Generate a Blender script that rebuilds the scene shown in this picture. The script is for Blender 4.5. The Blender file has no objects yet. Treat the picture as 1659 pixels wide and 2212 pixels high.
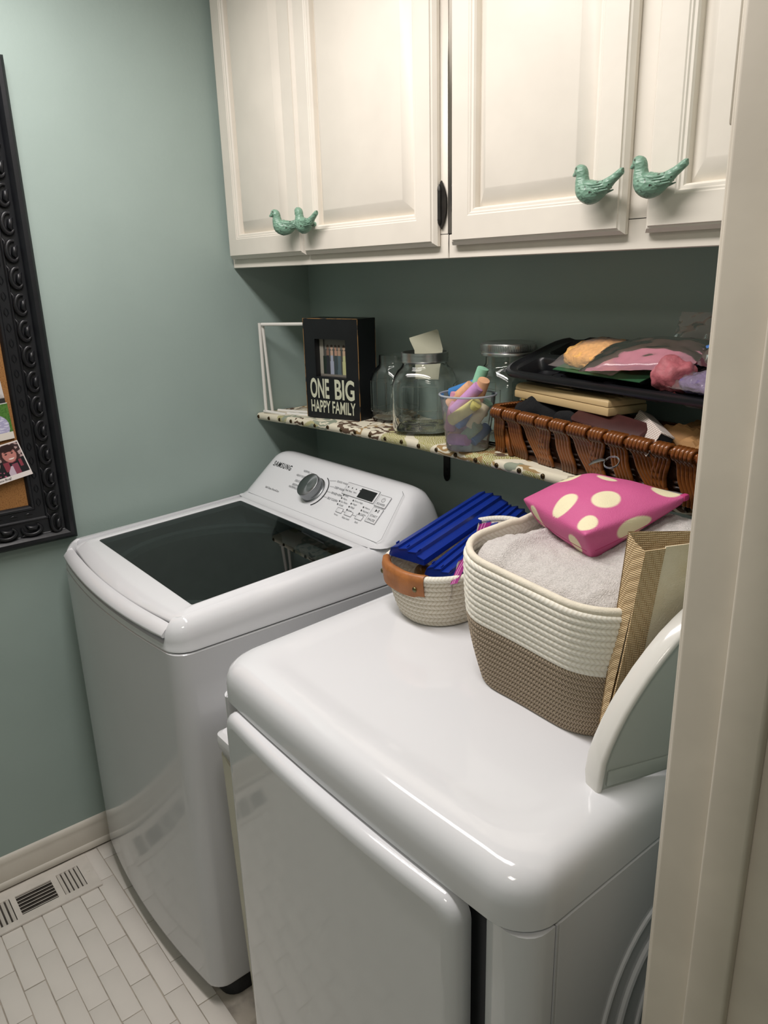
import bpy, bmesh, math, random
from mathutils import Vector, Matrix, noise
random.seed(7)
sc = bpy.context.scene
COL = sc.collection
def lin(c):
    c /= 255.0
    return c/12.92 if c <= 0.04045 else ((c+0.055)/1.055)**2.4
def rgb(h, a=1.0):
    h = h.lstrip('#')
    return (lin(int(h[0:2],16)), lin(int(h[2:4],16)), lin(int(h[4:6],16)), a)

# ------------------------------------------------------------------ camera
R = [[0.6313543869759133, 0.7750501483171122, -0.026247012018338386],
     [0.21653003939140553, -0.20868233986427365, -0.95371191828032],
     [-0.7446518515973923, 0.5964469369712564, -0.2995741499031267]]
CAM = (2.01982672, -1.34813936, 1.6)
cd = bpy.data.cameras.new('camera'); cam = bpy.data.objects.new('camera', cd); COL.objects.link(cam)
cd.sensor_fit = 'HORIZONTAL'; cd.sensor_width = 36.0; cd.lens = 1640.0/1659.0*36.0
cd.clip_start = 0.02; cd.clip_end = 50
M = Matrix.Identity(4)
for i in range(3):
    M[i][0] = R[0][i]; M[i][1] = -R[1][i]; M[i][2] = -R[2][i]; M[i][3] = CAM[i]
cam.matrix_world = M
sc.camera = cam

# ------------------------------------------------------------------ light
w = bpy.data.worlds.new('world'); sc.world = w; w.use_nodes = True
bg = w.node_tree.nodes['Background']; bg.inputs[0].default_value = rgb('#c8c4bc'); bg.inputs[1].default_value = 0.25
def area(name, loc, target, sx, sy, power, color):
    l = bpy.data.lights.new(name, 'AREA'); l.shape = 'RECTANGLE'; l.size = sx; l.size_y = sy
    l.energy = power; l.color = color[:3]
    o = bpy.data.objects.new(name, l); COL.objects.link(o); o.location = loc
    o.rotation_euler = (Vector(target)-Vector(loc)).to_track_quat('-Z', 'Y').to_euler()
    return o
area('ceiling_light', (0.88, -0.91, 2.39), (0.88, -0.91, 0), 1.20, 0.18, 22.0, (1.0, 0.948, 0.925))
area('hall_light', (2.05, -1.95, 2.38), (2.05, -1.95, 0), 0.35, 0.35, 6.5, (1.0, 0.91, 0.82))
sc.view_settings.view_transform = 'Standard'
sc.view_settings.look = 'None'
sc.view_settings.exposure = 0.0
sc.view_settings.gamma = 1.0
sc.view_settings.use_curve_mapping = False

# ------------------------------------------------------------------ mesh helpers
class MB:
    def __init__(s): s.v = []; s.f = []; s.m = []
    def add(s, vs, fs, mi=0, tf=None):
        o = len(s.v)
        for p in vs:
            p = Vector(p)
            if tf is not None: p = tf @ p
            s.v.append(p)
        for f in fs:
            s.f.append([i+o for i in f]); s.m.append(mi)
        return s
    def box(s, a, b, mi=0, tf=None):
        x0,y0,z0 = a; x1,y1,z1 = b
        return s.add([(x0,y0,z0),(x1,y0,z0),(x1,y1,z0),(x0,y1,z0),(x0,y0,z1),(x1,y0,z1),(x1,y1,z1),(x0,y1,z1)],
              [(0,3,2,1),(4,5,6,7),(0,1,5,4),(1,2,6,5),(2,3,7,6),(3,0,4,7)], mi, tf)
    def loft(s, rings, cap0=True, cap1=True, closed=True, mi=0, tf=None, loop=False):
        n = len(rings[0]); vs = [p for r in rings for p in r]; fs = []
        m = len(rings)
        for i in range(m if loop else m-1):
            j2 = (i+1) % m
            for j in range(n if closed else n-1):
                k = (j+1) % n
                fs.append((i*n+j, i*n+k, j2*n+k, j2*n+j))
        if cap0 and not loop: fs.append(tuple(reversed(range(n))))
        if cap1 and not loop: fs.append(tuple((m-1)*n+i for i in range(n)))
        return s.add(vs, fs, mi, tf)
    def tube(s, pts, r, seg=8, loop=False, mi=0, tf=None, squash=None):
        pts = [Vector(p) for p in pts]; n = len(pts)
        rr_ = r if isinstance(r, (list, tuple)) else [r]*n
        rings = []; prev = None
        for i, p in enumerate(pts):
            if loop: t = pts[(i+1) % n]-pts[i-1]
            else: t = pts[min(i+1, n-1)]-pts[max(i-1, 0)]
            t.normalize()
            if prev is None:
                a = Vector((0,0,1)) if abs(t.z) < 0.9 else Vector((1,0,0))
                u = t.cross(a).normalized()
            else:
                u = (prev - t*prev.dot(t)).normalized()
            prev = u; v = t.cross(u)
            k = squash if squash else 1.0
            rings.append([p + u*math.cos(2*math.pi*j/seg)*rr_[i] + v*math.sin(2*math.pi*j/seg)*rr_[i]*k for j in range(seg)])
        return s.loft(rings, not loop, not loop, True, mi, tf, loop)
    def lathe(s, prof, seg=32, c=(0,0,0), mi=0, tf=None, cap0=False, cap1=False):
        rings = [[(c[0]+r*math.cos(2*math.pi*j/seg), c[1]+r*math.sin(2*math.pi*j/seg), c[2]+z) for j in range(seg)] for r, z in prof]
        return s.loft(rings, cap0, cap1, True, mi, tf)
    def prism(s, pts, d, mi=0, tf=None):
        d = Vector(d); a = [Vector(p) for p in pts]; n = len(a)
        return s.loft([a, [p+d for p in a]], True, True, True, mi, tf)
    def mesh(s, name, sharp=40, smooth=True):
        me = bpy.data.meshes.new(name)
        me.from_pydata([tuple(p) for p in s.v], [], s.f)
        bm = bmesh.new(); bm.from_mesh(me)
        bmesh.ops.recalc_face_normals(bm, faces=bm.faces)
        bm.to_mesh(me); bm.free()
        if any(s.m): me.polygons.foreach_set('material_index', s.m)
        if smooth:
            me.polygons.foreach_set('use_smooth', [True]*len(me.polygons))
            me.set_sharp_from_angle(angle=math.radians(sharp))
        me.update()
        return me
    def bevel(s, w, seg=2, ang=30):
        me = s.mesh('tmp', smooth=False); bm = bmesh.new(); bm.from_mesh(me)
        bmesh.ops.remove_doubles(bm, verts=bm.verts, dist=1e-6)
        ed = [e for e in bm.edges if len(e.link_faces) == 2 and e.calc_face_angle(0) > math.radians(ang)]
        bmesh.ops.bevel(bm, geom=ed, offset=w, segments=seg, profile=0.5, affect='EDGES', clamp_overlap=True)
        r = MB(); bm.verts.ensure_lookup_table()
        r.v = [v.co.copy() for v in bm.verts]; r.f = [[v.index for v in f.verts] for f in bm.faces]; r.m = [f.material_index for f in bm.faces]
        bm.free(); bpy.data.meshes.remove(me)
        return r
    def build(s, name, mat, parent=None, sharp=40, smooth=True, loc=None):
        return put(name, s.mesh(name, sharp, smooth), mat, parent, loc)
def put(name, me, mat, parent=None, loc=None):
    o = bpy.data.objects.new(name, me); COL.objects.link(o)
    mats = mat if isinstance(mat, (list, tuple)) else [mat]
    if len(me.materials) == 0:
        for m_ in mats: me.materials.append(m_)
    if parent is not None: o.parent = parent
    if loc is not None: o.location = loc
    return o
def tag(o, label, cat, group=None, kind=None):
    if label: o['label'] = label
    if cat: o['category'] = cat
    if group: o['group'] = group
    if kind: o['kind'] = kind
    return o
def thing(name, label, cat, loc=(0,0,0), rz=0.0, group=None):
    o = bpy.data.objects.new(name, None); COL.objects.link(o); o.empty_display_size = 0.05
    o.location = loc; o.rotation_euler = (0,0,rz)
    return tag(o, label, cat, group)
def struct(o): o['kind'] = 'structure'; return o
def setting(name):
    o = bpy.data.objects.new(name, None); COL.objects.link(o); return struct(o)
def rr(x0, x1, y0, y1, r, n=6, z=0.0, bow=0.0, r2=None):
    """rounded rectangle, counter-clockwise; r radius at the y0 (front) corners, r2 at the back; bow pushes the y0 side out"""
    r2 = r if r2 is None else r2
    pts = []
    cs = [(x1-r, y0+r, r, -90), (x1-r2, y1-r2, r2, 0), (x0+r2, y1-r2, r2, 90), (x0+r, y0+r, r, 180)]
    for cx, cy, q, a in cs:
        for i in range(n+1):
            t = math.radians(a+90*i/n); pts.append((cx+q*math.cos(t), cy+q*math.sin(t)))
    # extra points along the front edge
    k = 24
    fr = [(x0+r+(x1-x0-2*r)*(0.010+0.980*(i-1)/(k-2)), y0) for i in range(1, k)]
    pts = pts + fr
    cxm = (x0+x1)/2; hx = (x1-x0)/2
    out = []
    for x, y in pts:
        if bow:
            f = max(0.0, 1-((x-cxm)/hx)**2)
            wgt = max(0.0, min(1.0, 1-(y-y0)/0.25))
            y = y - bow*f*wgt
        out.append((x, y, z))
    return out
def shade_grid(name, nx, ny, fpos, fcol, mat, parent=None, closed=False):
    """grid mesh with a colour attribute: printed matter"""
    vs = []; cols = []
    for j in range(ny+1):
        for i in range(nx+1):
            u, v = i/nx, j/ny
            vs.append(fpos(u, v)); cols.append(fcol(u, v))
    fs = [(j*(nx+1)+i, j*(nx+1)+i+1, (j+1)*(nx+1)+i+1, (j+1)*(nx+1)+i) for j in range(ny) for i in range(nx)]
    me = bpy.data.meshes.new(name); me.from_pydata([tuple(p) for p in vs], [], fs)
    at = me.color_attributes.new('Col', 'FLOAT_COLOR', 'POINT')
    flat = []
    for c in cols: flat += [c[0], c[1], c[2], 1.0]
    at.data.foreach_set('color', flat)
    me.polygons.foreach_set('use_smooth', [True]*len(me.polygons)); me.update()
    return put(name, me, mat, parent)
_tc = {}
def text_geo(txt, bold=0.0, spacing=1.0):
    key = (txt, bold, spacing)
    if key in _tc: return _tc[key]
    cu = bpy.data.curves.new('t', 'FONT'); cu.body = txt; cu.size = 1.0; cu.offset = bold; cu.space_character = spacing
    cu.resolution_u = 4
    o = bpy.data.objects.new('t', cu); COL.objects.link(o)
    dg = bpy.context.evaluated_depsgraph_get(); dg.update()
    me = bpy.data.meshes.new_from_object(o.evaluated_get(dg))
    vs = [v.co.copy() for v in me.vertices]; fs = [tuple(p.vertices) for p in me.polygons]
    bpy.data.objects.remove(o); bpy.data.curves.remove(cu); bpy.data.meshes.remove(me)
    x0 = min(p.x for p in vs); x1 = max(p.x for p in vs); y0 = min(p.y for p in vs); y1 = max(p.y for p in vs)
    vs = [Vector(((p.x-x0)/(x1-x0), (p.y-y0)/(y1-y0), 0)) for p in vs]
    _tc[key] = (vs, fs)
    return _tc[key]
def add_text(mb, txt, origin, ux, uy, w_, h_, bold=0.0, mi=0, spacing=1.0):
    """text filling the rectangle origin + ux*w + uy*h"""
    vs, fs = text_geo(txt, bold, spacing)
    o = Vector(origin); ux = Vector(ux); uy = Vector(uy)
    mb.add([o+ux*(p.x*w_)+uy*(p.y*h_) for p in vs], fs, mi)

# ------------------------------------------------------------------ materials
def mat(name, color, rough=0.5, metal=0.0, var=0.0, vscale=8.0, bump=0.0, bscale=60.0, color2=None, lo=0.4, hi=0.6,
        spec=None, coat=0.0, alpha=1.0, trans=0.0, ior=1.45, detail=3.0, coatrough=0.05, sheen=0.0, emit=None, aniso=0):
    m = bpy.data.materials.new(name); m.use_nodes = True
    nt = m.node_tree; N = nt.nodes; L = nt.links; b = N['Principled BSDF']
    col = rgb(color) if isinstance(color, str) else color
    b.inputs['Base Color'].default_value = col
    b.inputs['Roughness'].default_value = rough; b.inputs['Metallic'].default_value = metal
    b.inputs['IOR'].default_value = ior
    if spec is not None: b.inputs['Specular IOR Level'].default_value = spec
    b.inputs['Coat Weight'].default_value = coat; b.inputs['Coat Roughness'].default_value = coatrough
    b.inputs['Alpha'].default_value = alpha; b.inputs['Transmission Weight'].default_value = trans
    b.inputs['Sheen Weight'].default_value = sheen
    tc = N.new('ShaderNodeTexCoord')
    nz = N.new('ShaderNodeTexNoise'); nz.inputs['Scale'].default_value = vscale; nz.inputs['Detail'].default_value = detail
    L.new(tc.outputs['Object'], nz.inputs['Vector'])
    cr = N.new('ShaderNodeValToRGB'); cr.color_ramp.elements[0].position = lo; cr.color_ramp.elements[1].position = hi
    if color2 is not None:
        c2 = rgb(color2) if isinstance(color2, str) else color2
    else:
        k = 1.0-var; c2 = (col[0]*k, col[1]*k, col[2]*k, 1)
    if var > 0 or color2 is not None:
        cr.color_ramp.elements[0].color = col; cr.color_ramp.elements[1].color = c2
        L.new(nz.outputs['Fac'], cr.inputs['Fac']); L.new(cr.outputs['Color'], b.inputs['Base Color'])
    if bump > 0:
        n2 = N.new('ShaderNodeTexNoise'); n2.inputs['Scale'].default_value = bscale; n2.inputs['Detail'].default_value = 2.0
        L.new(tc.outputs['Object'], n2.inputs['Vector'])
        bp = N.new('ShaderNodeBump'); bp.inputs['Strength'].default_value = bump; bp.inputs['Distance'].default_value = 0.002
        L.new(n2.outputs['Fac'], bp.inputs['Height']); L.new(bp.outputs['Normal'], b.inputs['Normal'])
    if emit is not None:
        b.inputs['Emission Color'].default_value = rgb(emit[0]); b.inputs['Emission Strength'].default_value = emit[1]
    return m
def mat_attr(name, rough=0.4, bump=0.0, bscale=300, coat=0.0):
    m = mat(name, '#ffffff', rough, bump=bump, bscale=bscale, coat=coat)
    nt = m.node_tree; a = nt.nodes.new('ShaderNodeAttribute'); a.attribute_name = 'Col'
    nt.links.new(a.outputs['Color'], nt.nodes['Principled BSDF'].inputs['Base Color'])
    return m
def mat_thin(name, tint, rough=0.02, f0=1.5, haze=0.0, hazecol='#ffffff'):
    """clear thin sheet: light passes, the surface mirrors by angle"""
    m = bpy.data.materials.new(name); m.use_nodes = True
    nt = m.node_tree; N = nt.nodes; L = nt.links
    N.remove(N['Principled BSDF']); out = N['Material Output']
    tr = N.new('ShaderNodeBsdfTransparent'); tr.inputs[0].default_value = tint
    gl = N.new('ShaderNodeBsdfGlossy'); gl.inputs['Roughness'].default_value = rough
    fr = N.new('ShaderNodeFresnel'); fr.inputs[0].default_value = f0
    mx = N.new('ShaderNodeMixShader')
    base = tr.outputs[0]
    if haze > 0:
        df = N.new('ShaderNodeBsdfDiffuse'); df.inputs[0].default_value = rgb(hazecol)
        m2 = N.new('ShaderNodeMixShader'); m2.inputs[0].default_value = haze
        L.new(tr.outputs[0], m2.inputs[1]); L.new(df.outputs[0], m2.inputs[2]); base = m2.outputs[0]
    tc = N.new('ShaderNodeTexCoord'); nz = N.new('ShaderNodeTexNoise'); nz.inputs['Scale'].default_value = 30
    bp = N.new('ShaderNodeBump'); bp.inputs['Strength'].default_value = 0.03; bp.inputs['Distance'].default_value = 0.001
    L.new(tc.outputs['Object'], nz.inputs['Vector']); L.new(nz.outputs['Fac'], bp.inputs['Height']); L.new(bp.outputs['Normal'], gl.inputs['Normal'])
    L.new(fr.outputs[0], mx.inputs[0]); L.new(base, mx.inputs[1]); L.new(gl.outputs[0], mx.inputs[2]); L.new(mx.outputs[0], out.inputs[0])
    return m

WALL = mat('sage_wall_paint', '#9caca6', 0.42, var=0.05, vscale=3, bump=0.12, bscale=120)
WHITE_PAINT = mat('white_cabinet_paint', '#e2dbcf', 0.42, var=0.05, vscale=7, bump=0.10, bscale=70)
TRIM_PAINT = mat('cream_trim_paint', '#d0c9bd', 0.45, var=0.06, vscale=9, bump=0.08, bscale=60)
JAMB_PAINT = mat('beige_jamb_paint', '#d0c7b8', 0.5, var=0.07, vscale=10, bump=0.06, bscale=60)
CEIL = mat('ceiling_paint', '#dedad2', 0.8, var=0.03)
TILE = mat('painted_tile', '#ded8d0', 0.38, var=0.07, vscale=6, bump=0.12, bscale=45)
GROUT = mat('painted_grout', '#b5aca0', 0.7, var=0.5, vscale=22, bump=0.3, bscale=120, lo=0.45, hi=0.75)
ENAMEL = mat('white_enamel', '#dedfe2', 0.09, var=0.015, vscale=3, coat=0.4, coatrough=0.06)
ENAMEL_SIDE = mat('white_enamel_satin', '#d2d3d6', 0.11, var=0.02, vscale=3)
PLASTIC_W = mat('white_plastic', '#e2e2e4', 0.22, var=0.015, vscale=4)
PLASTIC_DARK = mat('charcoal_plastic', '#1d2024', 0.4, var=0.1)
BLACK_GLOSS = mat('black_gloss', '#0b0d10', 0.12, var=0.05)
PRINT_BLACK = mat('black_print', '#1d1f22', 0.5, var=0.05)
PRINT_GREY = mat('grey_print', '#5d6064', 0.5, var=0.05)
CHROME = mat('brushed_chrome', '#c9cbcc', 0.22, metal=1.0, var=0.08, vscale=40)
STEEL = mat('drum_steel', '#8b9294', 0.35, metal=0.9, var=0.1, vscale=20)
IRON = mat('dark_iron', '#3a3835', 0.45, metal=0.6, var=0.3, vscale=40)

# ------------------------------------------------------------------ room shell
def wall(name, a, b, m=WALL):
    return struct(MB().box(a, b).build(name, m, smooth=False))
wall('wall_left', (-0.12,-2.3,0), (0,0.12,2.44))
wall('wall_back', (-0.12,0,0), (1.9,0.12,2.44))
wall('wall_front', (-0.12,-2.42,0), (3.6,-2.3,2.44))
wall('wall_right', (1.715,-0.735,0), (1.86,0.0,2.44))
wall('wall_hall', (3.5,-2.3,0), (3.6,0.12,2.44))
wall('wall_hall_back', (1.86,0.0,0), (3.6,0.12,2.44))
wall('ceiling', (-0.12,-2.42,2.44), (3.6,0.12,2.54), CEIL)
fl = wall('floor', (-0.12,-2.42,-0.06), (3.6,0.12,-0.0025), GROUT)
# painted floor tiles, each its own piece: rows run along x, spacing from the photo
tm = MB()
TL, TW = 0.1518, 0.0500
tm.box((0.0010,0.0010,-0.004), (TL-0.0010,TW-0.0010,0.0)); tm = tm.bevel(0.0012, 2)
tile_me = tm.mesh('tile')
tile_me.materials.append(TILE)
rows = 13
for r_ in range(rows):
    yy = -0.824-TW*r_
    x0 = 0.312 if r_ % 2 == 1 else 0.2355
    k0 = -2
    for k in range(k0, 7):
        xx = x0+TL*k
        if xx < -0.09 or xx > 1.62: continue
        t = bpy.data.objects.new('tile', tile_me); COL.objects.link(t); t.parent = fl
        cut = max(0.0, 0.022-xx)
        sx = (TL-cut)/TL
        if sx < 0.15: bpy.data.objects.remove(t); continue
        t.location = (xx+cut+random.uniform(-.0006,.0006), yy-TW+random.uniform(-.0005,.0005), random.uniform(-0.0007,0.0003))
        t.scale = (sx, 1, 1)
        t.rotation_euler = (random.uniform(-.004,.004), random.uniform(-.002,.002), random.uniform(-.003,.003))
# baseboard with a rounded top bead and shoe moulding
bp_ = [(0,0.002),(0.019,0.002),(0.019,0.006),(0.0185,0.012),(0.016,0.017),(0.012,0.020),(0.012,0.066),(0.010,0.070),(0.011,0.076),(0.009,0.084),(0.004,0.091),(0,0.093)]
bb = MB(); bb.loft([[(p[0], yy, p[1]) for p in bp_] for yy in (-2.29,-1.5,-0.9,-0.3,-0.005)])
struct(bb.build('baseboard_left', TRIM_PAINT))
# door jamb: casing edge, jamb face, stop, hall casing
jb = MB().box((1.7035,-0.757,0), (1.870,-0.7365,2.20)).bevel(0.004, 3)
j = struct(jb.build('trim_1', JAMB_PAINT))
js = MB().box((1.752,-0.770,0), (1.790,-0.7575,2.20)).bevel(0.003, 3)
js.build('door_stop', JAMB_PAINT, j)
cs = MB().box((1.6985,-0.752,0), (1.7145,-0.66,2.20)).bevel(0.005, 3)
struct(cs.build('trim_2', JAMB_PAINT))
cs2 = MB().box((1.8705,-0.752,0), (1.888,-0.66,2.20)).bevel(0.004, 3)
struct(cs2.build('trim_3', JAMB_PAINT))
up = MB().box((1.6925,-0.742,1.70), (1.6980,-0.675,2.20)).bevel(0.002, 2)
struct(up.build('trim_4', JAMB_PAINT))

# ------------------------------------------------------------------ wall cabinets
def rect_rings(mb, x0, x1, z0, z1, prof, cap1=False, cap0=False):
    rings = []
    for d, yv in prof:
        rings.append([(x0+d,yv,z0+d),(x1-d,yv,z0+d),(x1-d,yv,z1-d),(x0+d,yv,z1-d)])
    mb.loft(rings, cap0, cap1)
GREEN = '#749682'
def bird_material():
    m = mat('verdigris_cast_iron', GREEN, 0.35, color2='#2e2c27', vscale=150, lo=0.60, hi=0.68, detail=4, bump=0.0)
    nt = m.node_tree; N = nt.nodes; L = nt.links
    vo = N.new('ShaderNodeTexVoronoi'); vo.inputs['Scale'].default_value = 190
    tc = N.new('ShaderNodeTexCoord'); mp = N.new('ShaderNodeMapping'); mp.inputs['Scale'].default_value = (0.6,1,1.3)
    L.new(tc.outputs['Object'], mp.inputs[0]); L.new(mp.outputs[0], vo.inputs['Vector'])
    b = N.new('ShaderNodeBump'); b.inputs['Strength'].default_value = 0.6; b.inputs['Distance'].default_value = 0.002
    L.new(vo.outputs['Distance'], b.inputs['Height']); L.new(b.outputs['Normal'], N['Principled BSDF'].inputs['Normal'])
    return m
BIRD = bird_material()
def bird_mesh():
    mb = MB()
    path = [(0.046,0,0.0135),(0.044,0,0.0125),(0.030,0,0.004),(0.016,0,-0.004),(0.004,0,-0.008),(-0.008,0,-0.009),(-0.018,0,-0.005),(-0.0225,0,0.004),(-0.0235,0,0.012),(-0.0255,0,0.018),(-0.030,0,0.0195),(-0.0345,0,0.017),(-0.041,0,0.0145)]
    rad =  [0.0028,0.0048,0.0060,0.0095,0.0140,0.0165,0.0150,0.0112,0.0095,0.0100,0.0085,0.0050,0.0008]
    # smooth
    P = []; Q = []
    for i in range(len(path)-1):
        for s in range(4):
            t = s/4
            p0 = Vector(path[max(i-1,0)]); p1 = Vector(path[i]); p2 = Vector(path[i+1]); p3 = Vector(path[min(i+2,len(path)-1)])
            q = 0.5*((2*p1)+(p2-p0)*t+(2*p0-5*p1+4*p2-p3)*t*t+(3*p1-p0-3*p2+p3)*t**3)
            P.append(q); Q.append(rad[i]*(1-t)+rad[i+1]*t)
    P.append(Vector(path[-1])); Q.append(rad[-1])
    mb.tube(P, Q, 14)
    # wing ridges
    for s in (-1, 1):
        for k in range(4):
            mb.tube([(-0.012+0.002*k, s*0.0125, 0.001-0.003*k), (0.004+0.003*k, s*(0.0125-0.0005*k), -0.0015-0.003*k), (0.018+0.003*k, s*0.0075, 0.000-0.0028*k)], [0.0012,0.0021,0.0008], 6)
        mb.tube([(-0.0285,s*0.0075,0.0212),(-0.0275,s*0.0085,0.0212)], 0.0014, 6)
    mb.tube([(-0.004,0.006,-0.006),(-0.004,0.034,-0.006)], [0.006,0.005], 10)   # post into the door
    return mb.mesh('knob', 60)
bird_me = bird_mesh(); bird_me.materials.append(BIRD)
def hinge_mesh():
    mb = MB()
    mb.tube([(0,0,-0.026),(0,0,0.026)], 0.0042, 10)
    for z in (-0.026,0.026): mb.tube([(0,0,z),(0,0,z*1.25),(0,0,z*1.45)], [0.0046,0.0036,0.0006], 10)
    pl = [(0.003,-0.026),(0.006,-0.038),(0.003,-0.046),(0.0,-0.040),(0.0,0.040),(0.003,0.046),(0.006,0.038),(0.003,0.026),(0.016,0.016),(0.019,0.0),(0.016,-0.016)]
    pl = [(0.0,-0.040),(0.004,-0.044),(0.012,-0.030),(0.017,-0.015),(0.018,0.0),(0.017,0.015),(0.012,0.030),(0.004,0.044),(0.0,0.040)]
    mb.prism([(p[0],0.0035,p[1]) for p in pl], (0,-0.0025,0))
    return mb.mesh('hinge', 40)
hinge_me = hinge_mesh(); hinge_me.materials.append(IRON)
ZB, ZT, YF = 1.625, 2.38, -0.252
def cabinet(x0, x1, doors, label):
    root = thing('wall_cabinet', label, 'cabinet', (x0, 0, ZB))
    def L_(p): return (p[0]-x0, p[1], p[2]-ZB)
    b = MB()
    b.box(L_((x0,-0.232,ZB+0.008)), L_((x1,-0.003,ZT)))
    b.build('body', WHITE_PAINT, root, smooth=False)
    # face frame around the openings
    f = MB()
    xs = [x0] + [v for d in doors for v in (d[0]+0.014, d[1]-0.014)] + [x1]
    f.box(L_((x0,YF,ZB)), L_((x1,-0.2325,ZB+0.045)))
    f.box(L_((x0,YF,ZT-0.05)), L_((x1,-0.2325,ZT)))
    for a, c in zip(xs[0::2], xs[1::2]):
        if c-a > 0.004: f.box(L_((a,YF,ZB+0.045)), L_((c,-0.2325,ZT-0.05)))
    f = f.bevel(0.0012, 1); f.build('face_frame', WHITE_PAINT, root)
    for (dx0, dx1, knob, hin) in doors:
        z0, z1 = 1.6485, 2.35
        d = MB()
        def R_(prof, cap1=False, cap0=False): rect_rings(d, dx0-x0, dx1-x0, z0-ZB, z1-ZB, prof, cap1, cap0)
        yo = YF-0.0006
        R_([(0.004,yo),(0.0,yo-0.002),(0.0,yo-0.009),(0.0055,yo-0.016),(0.0085,yo-0.0172),(0.0095,yo-0.0198),(0.050,yo-0.020),(0.052,yo-0.0185),(0.0545,yo-0.0185),(0.0565,yo-0.0165),(0.0605,yo-0.0158),(0.063,yo-0.0125),(0.064,yo-0.007),(0.064,yo-0.0008)])
        do = d.build('door', WHITE_PAINT, root, sharp=25)
        p = MB()
        rect_rings(p, dx0-x0, dx1-x0, z0-ZB, z1-ZB, [(0.060,yo-0.0005),(0.0645,yo-0.0010),(0.0655,yo-0.0015),(0.092,yo-0.0180),(0.0945,yo-0.0188)], True, False)
        p.build('panel', WHITE_PAINT, do, sharp=25)
        if knob:
            k = bpy.data.objects.new('knob', bird_me); COL.objects.link(k); k.parent = do
            k.location = (knob-x0, yo-0.046, 1.7215-ZB); k.rotation_euler = (0, 0, 0.75 if knob < 0.4 else 0.0); k.scale = (1.04, 1.0, 1.12)
            k['label'] = 'verdigris green cast iron bird knob'
        if hin:
            h = bpy.data.objects.new('hinge', hinge_me); COL.objects.link(h); h.parent = do
            h.location = (hin[0]-x0, hin[2], hin[1]-ZB); h.scale = (hin[3], 1, hin[4])
    return root
cabinet(0.003, 0.876, [(0.016, 0.3895, 0.368, None), (0.3915, 0.856, 0.448, (0.8585, 1.724, -0.2585, 1, 1))],
        'white raised-panel wall cabinet meeting the green left wall, above the washer')
cabinet(0.878, 1.700, [(0.898, 1.2825, 1.249, (0.8955, 1.733, -0.2580, -0.35, 0.75)), (1.318, 1.688, 1.352, None)],
        'white raised-panel wall cabinet beside the door jamb, two green bird knobs side by side')

# ------------------------------------------------------------------ fabric shelf
def fabric_mat():
    m = mat('patterned_fabric', '#d9d2bd', 0.85, bump=0.25, bscale=900)
    nt = m.node_tree; N = nt.nodes; L = nt.links; b = N['Principled BSDF']
    tc = N.new('ShaderNodeTexCoord')
    def noise_(scale, det, off):
        mp = N.new('ShaderNodeMapping'); mp.inputs['Location'].default_value = off
        n = N.new('ShaderNodeTexNoise'); n.inputs['Scale'].default_value = scale; n.inputs['Detail'].default_value = det; n.inputs['Distortion'].default_value = 1.2
        L.new(tc.outputs['Object'], mp.inputs[0]); L.new(mp.outputs[0], n.inputs['Vector']); return n.outputs['Fac']
    def step(sock, t, soft=0.012):
        r = N.new('ShaderNodeMapRange'); r.inputs[1].default_value = t; r.inputs[2].default_value = t+soft
        L.new(sock, r.inputs[0]); return r.outputs[0]
    def mix(f, a, c):
        x = N.new('ShaderNodeMix'); x.data_type = 'RGBA'
        L.new(f, x.inputs[0])
        if isinstance(a, tuple): x.inputs[6].default_value = a
        else: L.new(a, x.inputs[6])
        x.inputs[7].default_value = c
        return x.outputs[2]
    def mul(a, c):
        x = N.new('ShaderNodeMath'); x.operation = 'MULTIPLY'; L.new(a, x.inputs[0]); L.new(c, x.inputs[1]); return x.outputs[0]
    base = rgb('#d6cfba')
    wv = N.new('ShaderNodeTexWave'); wv.wave_type = 'RINGS'; wv.inputs['Scale'].default_value = 26; wv.inputs['Distortion'].default_value = 12; wv.inputs['Detail'].default_value = 1.5
    L.new(tc.outputs['Object'], wv.inputs['Vector'])
    stripes = step(wv.outputs['Fac'], 0.45)
    fine = N.new('ShaderNodeTexWave'); fine.inputs['Scale'].default_value = 120; fine.inputs['Distortion'].default_value = 6; fine.bands_direction = 'DIAGONAL'
    L.new(tc.outputs['Object'], fine.inputs['Vector'])
    zz = step(fine.outputs['Fac'], 0.3)
    o1 = mul(step(noise_(5.5, 0.5, (0.35,0.1,0.2)), 0.53), zz)
    c1 = mix(o1, base, rgb('#8d8a3a'))
    o2 = mul(step(noise_(6, 0.5, (3.1,1.7,0.4)), 0.55), stripes)
    c2 = mix(o2, c1, rgb('#5a4636'))
    o3 = mul(step(noise_(5, 0.5, (7.3,4.1,2.2)), 0.60), stripes)
    c3 = mix(o3, c2, rgb('#8c9482'))
    o4 = mul(step(noise_(6, 0.5, (1.3,9.1,5.2)), 0.61), stripes)
    c4 = mix(o4, c3, rgb('#9a7f55'))
    L.new(c4, b.inputs['Base Color'])
    return m
FABRIC = fabric_mat()
def shelf_c(x):           # centre line height: the board is slightly bowed
    if x < 0.75: return 1.1975+0.0225*math.sin(0.5*math.pi*max(0,x)/0.75)
    return 1.220-0.005*min(1.0,(x-0.75)/0.4)
def shelf_z(x): return shelf_c(x)+0.0105
sh = MB()
prof = []
for i in range(9):
    a = math.pi/2+math.pi*i/8
    prof.append((-0.2065+0.0085*math.cos(a), 0.0105*math.sin(a)))
prof += [(-0.003,-0.0105),(-0.003,0.0105)]
rings = []
for i in range(43):
    x = 0.004+1.68*i/42
    e = 0.003*math.sin(x*37)*0.3
    rings.append([(x, p[0]+e*(1 if p[0] < -0.1 else 0), shelf_c(x)+p[1]) for p in prof])
sh.loft(rings)
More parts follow.
